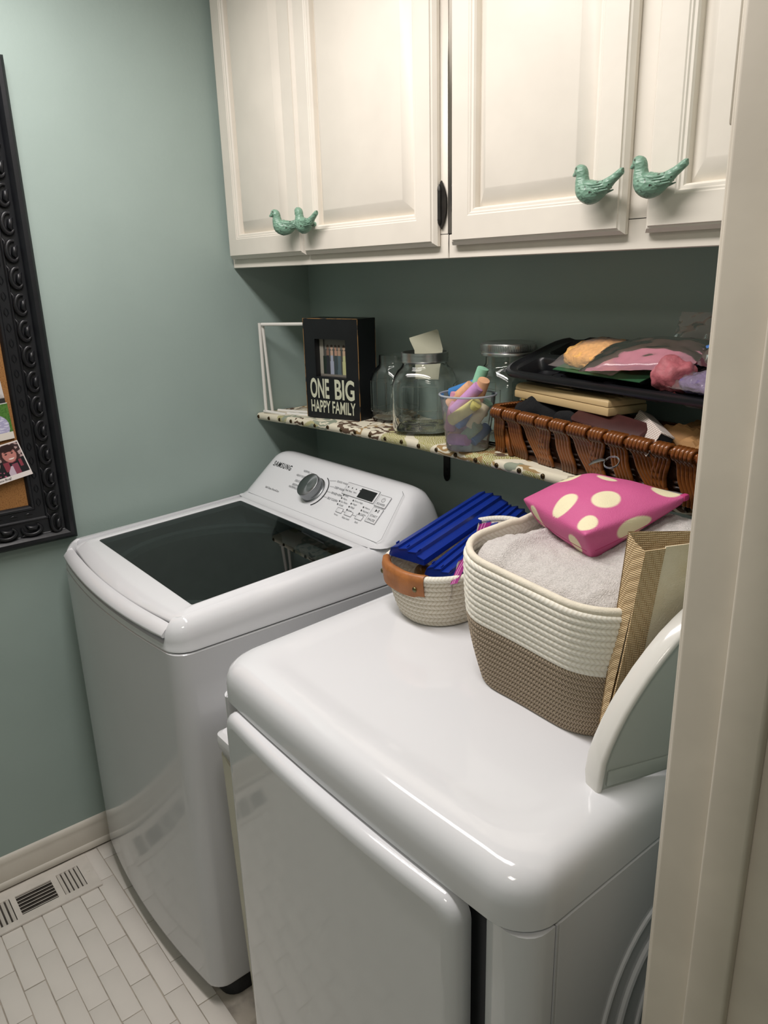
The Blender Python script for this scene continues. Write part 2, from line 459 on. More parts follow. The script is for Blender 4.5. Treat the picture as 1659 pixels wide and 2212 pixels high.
shelf = thing('shelf', 'long wall shelf covered in cream olive and brown patterned fabric with nailhead edge', 'shelf', (0,0,0))
sh.build('board', FABRIC, shelf, sharp=50)
TACK = mat('antique_brass', '#4a3b22', 0.35, metal=0.8, var=0.4, vscale=60)
tk = MB(); tk.lathe([(0.0001,-0.0033),(0.0025,-0.0030),(0.0046,-0.0015),(0.0056,0.0),(0.0056,0.0012)], 12)
tk_me = tk.mesh('tack', 60); tk_me.materials.append(TACK)
for i in range(27):
    x = 0.012+0.0605*i
    t = bpy.data.objects.new('tack', tk_me); COL.objects.link(t); t.parent = shelf
    t.location = (x, -0.2152, shelf_c(x)+random.uniform(-.001,.001)); t.rotation_euler = (math.radians(-90),0,0)
for bx_ in (0.610,):
    br = MB()
    outl = [(-0.011,0),(0.011,0),(0.011,-0.122),(0.0085,-0.130),(0.004,-0.135),(0,-0.136),(-0.004,-0.135),(-0.0085,-0.130),(-0.011,-0.122)]
    br.prism([(bx_+p[0], -0.0045, shelf_c(bx_)-0.0115+p[1]) for p in outl], (0,0.003,0))
    br.box((bx_-0.011,-0.165,shelf_c(bx_)-0.0145), (bx_+0.011,-0.004,shelf_c(bx_)-0.0112))
    br.prism([(bx_-0.0015,-0.005,shelf_c(bx_)-0.014),(bx_-0.0015,-0.12,shelf_c(bx_)-0.014),(bx_-0.0015,-0.11,shelf_c(bx_)-0.022),(bx_-0.0015,-0.03,shelf_c(bx_)-0.045),(bx_-0.0015,-0.005,shelf_c(bx_)-0.055)], (0.003,0,0))
    for z in (-0.03,-0.105,-0.122): br.tube([(bx_,-0.0046,shelf_c(bx_)-0.0115+z),(bx_,-0.0065,shelf_c(bx_)-0.0115+z)], 0.0042, 10)
    o = br.build('bracket', mat('black_bracket', '#0d0f11', 0.4, var=0.2), shelf); o['label'] = 'black metal bracket under the shelf'

# ------------------------------------------------------------------ washer
WX0, WX1, WYF, WYB = 0.050, 0.737, -0.843, -0.100
washer = thing('washing_machine', 'white top-load washing machine with dark glass lid in the corner', 'washing machine', (0.3935, -0.47, 0))
def W_(x, y, z): return (x-0.3935, y+0.47, z)
def Wr(pts): return [W_(*p) for p in pts]
wb = MB()
rings = []
for z, d in ((0.050,0.006),(0.056,0.001),(0.064,0.0),(0.30,0.0),(0.60,0.0),(0.890,0.0),(0.8995,0.0),(0.9020,0.0030)):
    rings.append(Wr(rr(WX0+d, WX1-d, WYF+d, WYB-d, 0.035, 6, z, bow=0.027, r2=0.012)))
wb.loft(rings, True, False)
wb.build('body', ENAMEL_SIDE, washer)
bs = MB(); bs.loft([Wr(rr(WX0+0.02, WX1-0.012, WYF+0.035, WYB-0.02, 0.03, 5, z, bow=0.022)) for z in (0.0,0.052)])
bs.build('base_skirt', PLASTIC_DARK, washer)
# top cap, dropping towards the front edge
def wdrop(y): return 0.030*(max(0.0, -0.6-y)/0.21)**2
def capz(p, i):
    x, y, z = p
    H = 0.097-wdrop(y)
    zz = 0.903+(z-0.903)*H/0.097
    if i >= 28: zz = min(zz, 0.916)      # lower ledge between the side rails
    return zz
LX0, LX1, LY1 = 0.0905, 0.6965, -0.306
cp = MB(); rings = []
for z, d in ((0.9035,0.0035),(0.9055,0.0),(0.911,0.0),(0.9155,0.0015),(0.940,0.002),(0.965,0.005),(0.981,0.0105),(0.992,0.018),(0.998,0.0255),(0.999,0.0325)):
    pts = rr(WX0+d, WX1-d, WYF+d*0.7, WYB-d*0.2, 0.040-d*0.85, 6, z, bow=0.027, r2=0.012)
    rings.append(Wr([(p[0], p[1], capz(p, i)) for i, p in enumerate(pts)]))
for d, z in ((0.0355,0.995),(0.0365,0.975),(0.060,0.972),(0.066,0.905)):
    pts = rr(WX0+d, WX1-d, WYF+d*0.7+0.004, LY1+0.03-d, 0.012, 6, z, bow=0.022, r2=0.012)
    rings.append(Wr([(p[0], p[1], capz(p, i)) for i, p in enumerate(pts)]))
cp.loft(rings, False, False)
# deck behind the lid
cp.loft([Wr([(x, -0.318, 0.985), (x, -0.303, 0.9985), (x, -0.25, 0.999), (x, -0.102, 0.994)]) for x in (WX0+0.030, 0.25, 0.5, WX1-0.030)], False, False, closed=False)
cp.build('top_cap', ENAMEL, washer)
# lid: frame ring with glass opening, handle strip at the front
def lidz(y): return 0.9915-wdrop(y)*1.05
GX0, GX1, GY0, GY1 = 0.133, 0.671, -0.772, -0.362
ld = MB(); rings = []
n_ = 8
def lid_ring(x0, x1, y0, y1, r, bow, dz, front_flat=False):
    pts = rr(x0, x1, y0, y1, r, 6, 0, bow=bow, r2=min(r,0.012))
    return Wr([(p[0], p[1], lidz(p[1])+dz) for p in pts])
rings = [lid_ring(LX0+0.006,LX1-0.006,-0.818,LY1-0.006,0.020,0.020,-0.015), lid_ring(LX0,LX1,-0.822,LY1,0.022,0.022,-0.008),
         lid_ring(LX0,LX1,-0.822,LY1,0.022,0.022,-0.002), lid_ring(LX0+0.003,LX1-0.003,-0.820,LY1-0.003,0.022,0.022,0.0005),
         lid_ring(LX0+0.02,LX1-0.02,-0.803,LY1-0.02,0.018,0.014,0.0018), lid_ring(GX0-0.004,GX1+0.004,GY0-0.004,GY1+0.004,0.008,0.0,0.0012),
         lid_ring(GX0,GX1,GY0,GY1,0.006,0.0,-0.0005), lid_ring(GX0,GX1,GY0,GY1,0.006,0.0,-0.015)]
ld.loft(rings, False, False)
lid = ld.build('lid', ENAMEL, washer, sharp=50)
WGLASS = mat_thin('smoked_lid_glass', (0.20,0.235,0.23,1), 0.01, 1.52)
gl = MB(); gl.loft([lid_ring(GX0+0.0008,GX1-0.0008,GY0+0.0008,GY1-0.0008,0.005,0,-0.0010)], False, True)
gl.build('glass', WGLASS, lid)
hd = MB(); rings = []
for i in range(17):
    x = LX0+0.002+(LX1-LX0-0.004)*i/16
    f = 1-((x-0.3935)/0.3435)**2
    e = 0.0 if 0 < i < 16 else 0.0015
    yb = -0.8235-0.022*f; yf = -0.846-0.026*f; z0 = lidz(yb)
    rings.append(Wr([(x,yb,z0+0.0008-e),(x,(yb*2+yf)/3,z0-0.0018-e),(x,(yb+yf*2)/3,z0-0.0075-e),(x,yf+0.001,z0-0.0165),(x,yf,z0-0.0205),(x,yf+0.0025,z0-0.0245+e),(x,yf+0.010,z0-0.025+e),(x,yb,z0-0.020+e)]))
hd.loft(rings); hd.build('lid_handle', ENAMEL, washer, sharp=60)
# drum seen through the glass
dm = MB()
dm.lathe([(0.262,0.905),(0.262,0.925),(0.252,0.932),(0.240,0.925),(0.236,0.90),(0.240,0.62),(0.02,0.60)], 48, (0,-0.565+0.47,0))
dm.build('drum', STEEL, washer)
dr = MB(); dr.lathe([(0.270,0.916),(0.270,0.938),(0.262,0.944),(0.254,0.938),(0.254,0.916)], 48, (0,-0.565+0.47,0))
dr.build('drum_ring', mat('grey_drum_ring', '#9aa0a0', 0.35, var=0.05), washer)
dsp = MB(); dsp.box(W_(0.46,-0.40,0.905), W_(0.60,-0.352,0.948)); dsp = dsp.bevel(0.008, 3)
dsp.build('dispenser', mat('pale_dispenser', '#b9bfbf', 0.3, var=0.05), washer)
# console
CT = Vector((0, 0.12, 0.115)).normalized(); CN = Vector((0, -CT.z, CT.y))
def F_(x, s, o=0.0):
    p = Vector((x, -0.335, 0.985))+CT*s+CN*o
    return Vector(W_(p.x, p.y, p.z))
cs_ = MB(); rings = []
CX0, CX1 = 0.066, 0.728
for i in range(33):
    u = -1+2*i/32
    uu = math.copysign(1-(1-abs(u))**1.7, u)
    x = (CX0+CX1)/2+uu*(CX1-CX0)/2
    k = (1-min(1.0, abs(uu))**18)**(1/2.2)      # rounded ends
    H = lambda z: 0.990+(z-0.990)*(0.06+0.94*k)
    pr = [(-0.345,0.9935),(-0.333,0.9945),(-0.318,1.0025),(-0.225,1.0905),(-0.2135,1.1000),(-0.202,1.1055),(-0.188,1.1070),(-0.172,1.1045),(-0.155,1.096),(-0.135,1.070),(-0.118,1.03),(-0.106,0.990)]
    sy = 0.45+0.55*k
    rings.append(Wr([(x, -0.215+(p[0]+0.215)*sy if p[0] > -0.215 else p[0]+(1-k)*0.04*max(0,(-0.215-p[0])/0.137), H(p[1])) for p in pr]))
cs_.loft(rings); console = cs_.build('console', ENAMEL, washer, sharp=50)
# thin seam around the face plate
fs = MB()
fr_ = [(0.105,0.022),(0.705,0.022),(0.713,0.034),(0.690,0.158),(0.680,0.165)]
def strip(mb, pts, w_, off, mi=0):
    for a, b in zip(pts[:-1], pts[1:]):
        a_ = Vector(a); b_ = Vector(b); d = (b_-a_); 
        if d.length == 0: continue
        n = Vector((-d.y, d.x)).normalized()*w_/2
        q = [a_+n, b_+n, b_-n, a_-n]
        mb.add([F_(p.x, p.y, off) for p in q], [(0,1,2,3)], mi)
strip(fs, fr_, 0.0009, 0.0016); fs.build('face_seam', PRINT_GREY, console, smooth=False)
dial_c = F_(0.372, 0.094)
Rf = Matrix(((1,0,0),(0,CT.y,CN.y),(0,CT.z,CN.z))).to_4x4()
dl = MB()
dl.lathe([(0.0385,0.0),(0.0385,0.004),(0.0365,0.006),(0.0355,0.026),(0.0350,0.0285),(0.0335,0.0295),(0.0001,0.0295)], 48)
def dial_mat():
    m = mat('turned_aluminium', '#8f9294', 0.32, metal=1.0, var=0.05, vscale=40)
    nt = m.node_tree; b_ = nt.nodes['Principled BSDF']; b_.inputs['Anisotropic'].default_value = 0.85
    tg = nt.nodes.new('ShaderNodeTangent'); tg.direction_type = 'RADIAL'; tg.axis = 'Z'; nt.links.new(tg.outputs[0], b_.inputs['Tangent'])
    return m
dial = dl.build('dial', dial_mat(), console)
dial.matrix_basis = Matrix.Translation(dial_c) @ Rf
arc = MB(); pts = [F_(0.378+0.0475*math.cos(a), 0.094+0.0475*math.sin(a), 0.0022) for a in [math.radians(-62+ (132)*i/24) for i in range(25)]]
arc.tube(pts, 0.0011, 6); arc.build('dial_arc', PRINT_BLACK, console)
ds = MB(); ds.add([F_(0.545,0.114,0.0024),F_(0.607,0.114,0.0024),F_(0.607,0.141,0.0024),F_(0.545,0.141,0.0024)], [(0,1,2,3)])
ds.build('display', BLACK_GLOSS, console, smooth=False)
ux, uy = (1,0,0), tuple(CT)
tx = MB()
def T_(txt, x, s, w__, h__, bold=0.0, mi=0): add_text(tx, txt, F_(x, s, 0.0022), ux, uy, w__, h__, bold, mi)
br_t = MB(); add_text(br_t, 'SAMSUNG', F_(0.128, 0.126, 0.0022), ux, uy, 0.092, 0.0165, 0.008, 0, 1.3); br_t.build('brand_lettering', PRINT_BLACK, console, smooth=False)
T_('WiFi Steam SmartCare'.replace('WiFi Steam','Self Clean'), 0.165, 0.0535, 0.072, 0.0058)
for t, x, s, w__ in (('NORMAL',0.280,0.136,0.030),('HEAVY DUTY',0.262,0.118,0.046),('DELICATES',0.272,0.101,0.040),('BEDDING/',0.272,0.088,0.034),('WATERPROOF',0.262,0.079,0.046),
                  ('QUICK WASH',0.438,0.136,0.046),('DEEP WASH',0.444,0.118,0.042),('RINSE+SPIN',0.446,0.101,0.046),('SELF CLEAN',0.444,0.084,0.044)):
    T_(t, x, s, w__, 0.0062, 0.0, 1)
T_('POWER', 0.626, 0.1125, 0.030, 0.0062, 0.0, 1)
T_('START', 0.630, 0.078, 0.026, 0.0062, 0.0, 1); T_('PAUSE', 0.630, 0.067, 0.026, 0.0062, 0.0, 1)
for k, (t, x) in enumerate((('Wash',0.489),('Rinse',0.505),('Spin',0.523))): T_(t, x, 0.121, 0.0125, 0.005, 0, 1)
for k, t in enumerate(('Hot','Warm','Eco Warm','Cold')): T_(t, 0.502, 0.106-0.0095*k, 0.006+0.0026*len(t), 0.0052, 0, 1)
for k, t in enumerate(('Extra High','High','Mid','Low')): T_(t, 0.548, 0.100-0.0095*k, 0.006+0.0026*len(t), 0.0052, 0, 1)
for k, t in enumerate(('Heavy','Normal','Light')): T_(t, 0.597, 0.092-0.0095*k, 0.006+0.0026*len(t), 0.0052, 0, 1)
for k in range(4): strip(tx, [(0.494,0.1085-0.0095*k),(0.4975,0.1085-0.0095*k)], 0.004, 0.0022)
for k in range(4): strip(tx, [(0.540,0.1025-0.0095*k),(0.5435,0.1025-0.0095*k)], 0.004, 0.0022)
for k in range(3): strip(tx, [(0.589,0.0945-0.0095*k),(0.5925,0.0945-0.0095*k)], 0.004, 0.0022)
for k in range(4): strip(tx, [(0.492+0.0165*k,0.1335),(0.4955+0.0165*k,0.1335)], 0.0035, 0.0022)
T_('Temp.', 0.506, 0.049, 0.018, 0.005, 0, 1); T_('Water Level', 0.541, 0.049, 0.030, 0.005, 0, 1); T_('Soil', 0.594, 0.049, 0.012, 0.005, 0, 1)
for a, b in (((0.312,0.139),(0.345,0.139)),((0.312,0.121),(0.330,0.117)),((0.408,0.134),(0.434,0.139)),((0.424,0.119),(0.441,0.121)),((0.427,0.103),(0.443,0.104)),((0.420,0.086),(0.441,0.087)),((0.530,0.066),(0.541,0.066)),((0.571,0.066),(0.585,0.066))):
    strip(tx, [a, b], 0.0007, 0.0022, 1)
# play-pause and power symbols
tx.add([F_(0.637,0.092,0.0022),F_(0.637,0.101,0.0022),F_(0.644,0.0965,0.0022)], [(0,1,2)])
strip(tx, [(0.647,0.092),(0.647,0.101)], 0.0012, 0.0022); strip(tx, [(0.650,0.092),(0.650,0.101)], 0.0012, 0.0022)
pw = [(0.641+0.0058*math.cos(math.radians(120+300*i/14)), 0.128+0.0058*math.sin(math.radians(120+300*i/14))) for i in range(15)]
strip(tx, pw, 0.0009, 0.0022); strip(tx, [(0.641,0.128),(0.641,0.1352)], 0.0009, 0.0022)
put('panel_lettering', tx.mesh('panel_lettering', smooth=False), [PRINT_BLACK, PRINT_GREY], console)['kind'] = 'stuff'
def outline_button(name, x0, x1, s0, s1, par):
    mb = MB(); p = [(x0,s0),(x1,s0),(x1,s1),(x0,s1),(x0,s0)]
    strip(mb, p, 0.0008, 0.0024)
    b = MB().box((0,0,0), (x1-x0, s1-s0, 0.0018)).bevel(0.0016, 2)
    bb_ = MB(); bb_.add(b.v, b.f, 0, Matrix.Translation(F_(x0, s0, 0.0)) @ Rf)
    o = bb_.build(name, ENAMEL, par); mb.build('outline', PRINT_GREY, o, smooth=False)
for x0, x1, s0, s1 in ((0.506,0.530,0.059,0.072),(0.542,0.570,0.059,0.072),(0.586,0.612,0.059,0.072)):
    outline_button('button', x0, x1, s0, s1, console)
outline_button('button', 0.620, 0.662, 0.108, 0.140, console)
outline_button('button', 0.624, 0.662, 0.062, 0.1045, console)
outline_button('button', 0.484, 0.614, 0.111, 0.146, console)

# ------------------------------------------------------------------ dryer
DX0, DX1, DYF, DYB = 0.905, 1.610, -0.838, -0.110
dryer = thing('dryer', 'white front-load dryer with baskets standing on its top', 'dryer', (1.2575, -0.47, 0))
def D_(x, y, z): return (x-1.2575, y+0.47, z)
def Dr(pts): return [D_(*p) for p in pts]
db = MB()
db.loft([Dr(rr(DX0+d, DX1-d, -0.790, DYB, 0.010, 4, z, r2=0.010)) for z, d in ((0.035,0.004),(0.040,0.0),(0.5,0),(0.8985,0),(0.9005,0.003))])
db.build('body', ENAMEL_SIDE, dryer)
# front posts either side of the door, with the recess between
def post(x0, x1, ro, side):
    m_ = MB(); rings = []
    for z in (0.040, 0.3, 0.6, 0.900):
        if side > 0:
            o = [(x0,-0.791),(x0,DYF+0.004),(x0+0.004,DYF)]
            for i in range(7):
                a = math.radians(-90+90*i/6); o.append((x1-ro+ro*math.cos(a), DYF+ro+ro*math.sin(a)))
            o.append((x1,-0.791))
        else:
            o = [(x0,-0.791)]
            for i in range(7):
                a = math.radians(180+90*i/6); o.append((x0+ro+ro*math.cos(a), DYF+ro+ro*math.sin(a)))
            o += [(x1-0.004,DYF),(x1,DYF+0.004),(x1,-0.791)]
        rings.append(Dr([(p[0],p[1],z) for p in o]))
    m_.loft(rings); m_.build('front_post', ENAMEL, dryer, sharp=50)
post(DX0, 0.930, 0.022, -1); post(1.546, DX1, 0.034, 1)
seam = MB(); seam.box(D_(DX1-0.002,-0.789,0.04), D_(DX1+0.0008,-0.7865,0.90)); seam.build('side_seam', ENAMEL_SIDE, dryer, smooth=False)
# top, rising slightly to the back, with a rounded rim and a shallow inner step
def dz(y): return 0.026*max(0.0, min(1.0, (y+0.80)/0.55))
tp = MB(); rings = []
for z, d in ((0.9035,0.004),(0.9050,0.0),(0.932,0.0),(0.948,0.0018),(0.9595,0.006),(0.9680,0.013),(0.9735,0.022),(0.9762,0.033),(0.9772,0.048),(0.9768,0.064),(0.9735,0.076),(0.9727,0.090)):
    pts = rr(DX0+d, DX1-d, DYF-0.004+d*1.0, DYB-d, 0.052, 8, z, bow=0.010, r2=0.02)
    k = min(1.0, (z-0.903)/0.05)
    rings.append(Dr([(p[0],p[1],p[2]+dz(p[1])*k) for p in pts]))
tp.loft(rings, True, True); tp.build('top', ENAMEL, dryer, sharp=50)
# arched skirt of the top above the door's corner
# door slab, bowed and round-edged
dd = MB(); rings = []
def door_ring(d, yv):
    pts = []
    x0, x1, z0, z1, r = 0.953+d, 1.520-d, 0.070+d, 0.9005-d, 0.034-d*0.6
    cs = [(x1-r, z0+r, -90), (x1-r, z1-r, 0), (x0+r, z1-r, 90), (x0+r, z0+r, 180)]
    for cx, cz, a in cs:
        for i in range(7):
            t = math.radians(a+90*i/6); pts.append((cx+r*math.cos(t), cz+r*math.sin(t)))
        if a in (0, 180):
            for i in range(1, 8):
                xx = (x1-r)+(x0+r-x1+r)*i/8 if a == 0 else (x0+r)+(x1-r-x0-r)*i/8
                pts.append((xx, z1 if a == 0 else z0))
    return Dr([(p[0], yv-0.018-0.012*(1-((p[0]-1.2365)/0.2835)**2), p[1]) for p in pts])
rings = [door_ring(0.012,-0.806), door_ring(0.002,-0.812), door_ring(0.0,-0.822), door_ring(0.002,-0.833), door_ring(0.006,-0.8385), door_ring(0.013,-0.8415), door_ring(0.022,-0.8420)]
dd.loft(rings, True, False)
last = rings[-1]
upc = list(range(7,28)); loc_ = list(range(6,-1,-1))+list(range(41,34,-1))+list(range(34,27,-1))
dd.add(last, [(upc[i], upc[i+1], loc_[i+1], loc_[i]) for i in range(20)])
door = dd.build('door', ENAMEL, dryer, sharp=50)
dk = MB(); dk.box(D_(1.5225,-0.815,0.55), D_(1.530,-0.792,0.62)); dk = dk.bevel(0.002, 2); dk.build('door_catch', PLASTIC_DARK, dryer)
rc = MB(); rc.box(D_(0.932,-0.7955,0.06), D_(1.544,-0.7912,0.899)); rc.build('recess_shade_sheet', mat('painted_recess_shade', '#6a6c70', 0.35, var=0.05), dryer, smooth=False)  # added sheet behind the door, shade of the recess put into its grey
# pressed ridges on the side panel
def ridge(cy, cz, hy, hz, w_, nm):
    pts = []
    for i in range(64):
        t = 2*math.pi*i/64; c = math.cos(t); s_ = math.sin(t)
        pts.append(D_(DX1+0.0002, cy+hy*math.copysign(abs(c)**0.62, c), cz+hz*math.copysign(abs(s_)**0.62, s_)))
    m_ = MB(); m_.tube(pts, w_, 8, loop=True)
    m_.build(nm, ENAMEL_SIDE, dryer)
ridge(-0.44, 0.47, 0.255, 0.335, 0.0040, 'side_ridge'); ridge(-0.44, 0.47, 0.215, 0.29, 0.0055, 'side_ridge'); ridge(-0.44, 0.47, 0.165, 0.24, 0.0040, 'side_ridge')
for x in (0.935, 1.58):
    for y in (-0.76, -0.15):
        ft = MB(); ft.lathe([(0.022,0.0),(0.022,0.008),(0.012,0.012),(0.010,0.042)], 16, D_(x,y,0), cap0=True, cap1=True); ft.build('foot', mat('foot_grey', '#b8b8ba', 0.4, var=0.1), dryer)

# slim bin in the gap between the machines
binr = thing('slim_bin', 'slim cream plastic bin with white lid in the gap between washer and dryer', 'bin', (0.835, -0.66, 0))
CREAM_PL = mat('cream_plastic', '#cfcbb8', 0.35, var=0.06)
m_ = MB(); rings = []
for z, d in ((0.0,0.016),(0.004,0.012),(0.30,0.006),(0.625,0.001),(0.690,0.0)):
    p = rr(-0.058+d, 0.056-d, -0.135+d, 0.13, 0.014, 5, z)
    if z > 0.6: p = [(q[0], q[1], q[2]-0.026*max(0,min(1,(q[0]+0.03)/0.03))) for q in p]
    rings.append(p)
m_.loft(rings); m_.build('body', CREAM_PL, binr)
m_ = MB(); m_.loft([[(q[0],q[1],z) for q in rr(-0.057+d,0.055-d,-0.134+d,0.129-d,0.014,5,0)] for z, d in ((0.655,0.003),(0.70,0.001),(0.705,-0.0035),(0.722,-0.0055),(0.735,-0.004),(0.741,0.004),(0.738,0.012),(0.741,0.02))])
m_.build('lid', PLASTIC_W, binr)

# ------------------------------------------------------------------ floor register
reg = thing('floor_register', 'white painted metal floor vent register by the baseboard', 'vent', (0.105, -1.07, 0))
VP = mat('vent_paint', '#dad3ca', 0.4, var=0.08, vscale=25, bump=0.1, bscale=60)
VX0, VX1, VY0, VY1 = 0.030, 0.181, -1.296, -0.912
def V_(x, y, z): return (x-0.105, y+1.07, z)
ops = [(0.064,0.1545,-1.0035,-0.944), (0.070,0.1495,-1.1130,-1.0195), (0.067,0.158,-1.190,-1.127), (0.070,0.1495,-1.2795,-1.205)]
pl = MB()
ys = [VY0]+[v for o in sorted(ops, key=lambda o: o[2]) for v in (o[2], o[3])]+[VY1]
for a, b in zip(ys[0::2], ys[1::2]): pl.box(V_(VX0,a,0.0012), V_(VX1,b,0.0055))
for o in ops:
    pl.box(V_(VX0,o[2],0.0012), V_(o[0],o[3],0.0055)); pl.box(V_(o[1],o[2],0.0012), V_(VX1,o[3],0.0055))
pl.build('plate', VP, reg, smooth=False)
dk = MB(); dk.box(V_(VX0+0.02,VY0+0.01,0.0005), V_(VX1-0.01,VY1-0.02,0.0011)); dk.build('duct_shade_sheet', mat('painted_duct_shade', '#4a443e', 0.7, var=0.4, vscale=30), reg, smooth=False)  # flat sheet below the slats, darkness of the open duct painted as its colour
for o, d in zip(ops, (0,1,0,1)):
    n = 5 if d == 0 else 6
    for k in range(n):
        s_ = MB()
        if d == 0:
            yv = o[2]+(o[3]-o[2])*(k+0.5)/n
            s_.box((-(o[1]-o[0])/2,-0.0044,-0.0005), ((o[1]-o[0])/2,0.0044,0.0005))
            ob = s_.build('slat', VP, reg, smooth=False); ob.location = V_((o[0]+o[1])/2, yv, 0.0036); ob.rotation_euler = (math.radians(38),0,0)
        else:
            xv = o[0]+(o[1]-o[0])*(k+0.5)/n
            s_.box((-0.0042,-(o[3]-o[2])/2,-0.0005), (0.0042,(o[3]-o[2])/2,0.0005))
            ob = s_.build('slat', VP, reg, smooth=False); ob.location = V_(xv, (o[2]+o[3])/2, 0.0036); ob.rotation_euler = (0,math.radians(-34),0)
scw = MB(); scw.lathe([(0.0001,0.0022),(0.003,0.0018),(0.0042,0.0)], 12, V_(0.108,-0.927,0.0055)); scw.build('screw', VP, reg)

# ------------------------------------------------------------------ things on the shelf
# white tube frame
WHITE_TUBE = mat('white_tube', '#dedbd4', 0.35, var=0.04)
tf_ = thing('tube_frame', 'open white plastic tube frame standing at the left end of the shelf', 'frame', (0.10, -0.18, shelf_z(0.06)))
def tube_part(name, pts, r=0.0050):
    MB().tube(pts, r, 10).build(name, WHITE_TUBE, tf_)
H_ = 0.262
tube_part('post', [(-0.062,-0.022,0.004),(-0.064,-0.022,H_)]); tube_part('post', [(-0.056,-0.004,0.004),(-0.0605,-0.014,H_-0.010)], 0.0046)
tube_part('top_rail', [(-0.056,-0.020,H_-0.004),(0.115,0.062,H_-0.002)])
tube_part('bottom_rail', [(-0.070,-0.023,0.0042),(0.030,-0.010,0.0042)]); tube_part('bottom_rail', [(0.026,-0.002,0.0056),(0.120,0.030,0.0056)])
tube_part('bottom_rail', [(-0.052,0.014,0.0042),(0.110,0.075,0.0042)])
tube_part('post', [(0.115,0.066,0.004),(0.116,0.064,H_+0.003)])

# black box sign
SGX, SGY, SGR = 0.231, -0.181, math.radians(13.5)
sign = thing('box_sign', 'black wooden box sign with cream lettering and a small photo window', 'sign', (SGX, SGY, shelf_z(0.32)), SGR)
SW, SH, SD = 0.192, 0.268, 0.074
def black_wood():
    m = mat('worn_black_wood', '#15171a', 0.42, var=0.25, vscale=12, bump=0.05)
    return m
BWOOD = black_wood(); RAW = mat('bare_wood_edge', '#8a673c', 0.6, color2='#191919', vscale=34, lo=0.50, hi=0.60)
wx0, wx1, wz0, wz1 = 0.040, 0.148, 0.1135, 0.2145
b = MB()
b.box((0,0,0),(wx0,SD,SH)); b.box((wx1,0,0),(SW,SD,SH)); b.box((wx0,0,0),(wx1,SD,wz0)); b.box((wx0,0,wz1),(wx1,SD,SH)); b.box((wx0,0.020,wz0),(wx1,SD,wz1))
b.build('box', BWOOD, sign, smooth=False)
e = MB()
for pts in ([(0.0004,0.0004,SH-0.0002),(SW-0.0004,0.0004,SH-0.0002)], [(SW-0.0003,0.0003,SH-0.001),(SW-0.0003,0.0003,0.001)], [(0.0005,0.0005,SH-0.001),(0.0005,0.0005,0.001)], [(SW-0.0006,SD-0.0006,0.001),(SW-0.0006,SD-0.0006,SH-0.001)]):
    e.tube(pts, 0.0011, 6)
e.build('worn_edge', RAW, sign)
LETT = mat('cream_lettering', '#c9cbb4', 0.6, var=0.06, vscale=30)
for wd, x_, z_, w__, h__, bo, sp_ in (('ONE',0.0165,0.0545,0.0690,0.0550,0.026,1.0),('BIG',0.1055,0.0545,0.0690,0.0550,0.026,1.0),('HAPPY',0.0170,0.0160,0.0710,0.0335,0.018,1.0),('FAMILY',0.0945,0.0160,0.0820,0.0335,0.018,1.0)):
    lt = MB(); add_text(lt, wd, (x_,-0.0004,z_), (1,0,0), (0,0,1), w__, h__, bo, 0, sp_); lt.build('lettering', LETT, sign, smooth=False)
PRINT = mat_attr('photo_print', 0.25)
def C_(h): return rgb(h)
def fam(u, v):
    c = C_('#4a4a46')
    if v > 0.72: c = C_('#6d6a62') if u > 0.18 else C_('#3a3b3a')
    if u < 0.12: c = C_('#9a968a')
    if 0.10 < u < 0.22 and v < 0.55: c = C_('#26302a')
    figs = [(0.27,'#2a2b30','#7a5f50'),(0.40,'#9aa0b0','#b89a86'),(0.53,'#3c474a','#a88470'),(0.64,'#54636a','#a48872'),(0.80,'#b9b988','#b79c84'),(0.93,'#8d8f88','#a89080')]
    for fx, body, skin in figs:
        d = abs(u-fx); hh = 0.05
        if v < 0.60 and d < 0.055*(1.15-v*0.6): c = C_(body)
        if 0.56 < v < 0.70 and d < 0.045: c = C_(skin)
        if (d/0.035)**2+((v-0.75)/0.055)**2 < 1: c = C_(skin)
        if (d/0.04)**2+((v-0.79)/0.05)**2 < 1 and v > 0.77: c = C_('#3a2c22')
    if v < 0.06: c = C_('#77726a')
    return c
o = shade_grid('photo', 60, 60, lambda u, v: (wx0+(wx1-wx0)*u, 0.0195, wz0+(wz1-wz0)*v), fam, PRINT, sign)
o['label'] = 'small group photo behind the sign window'

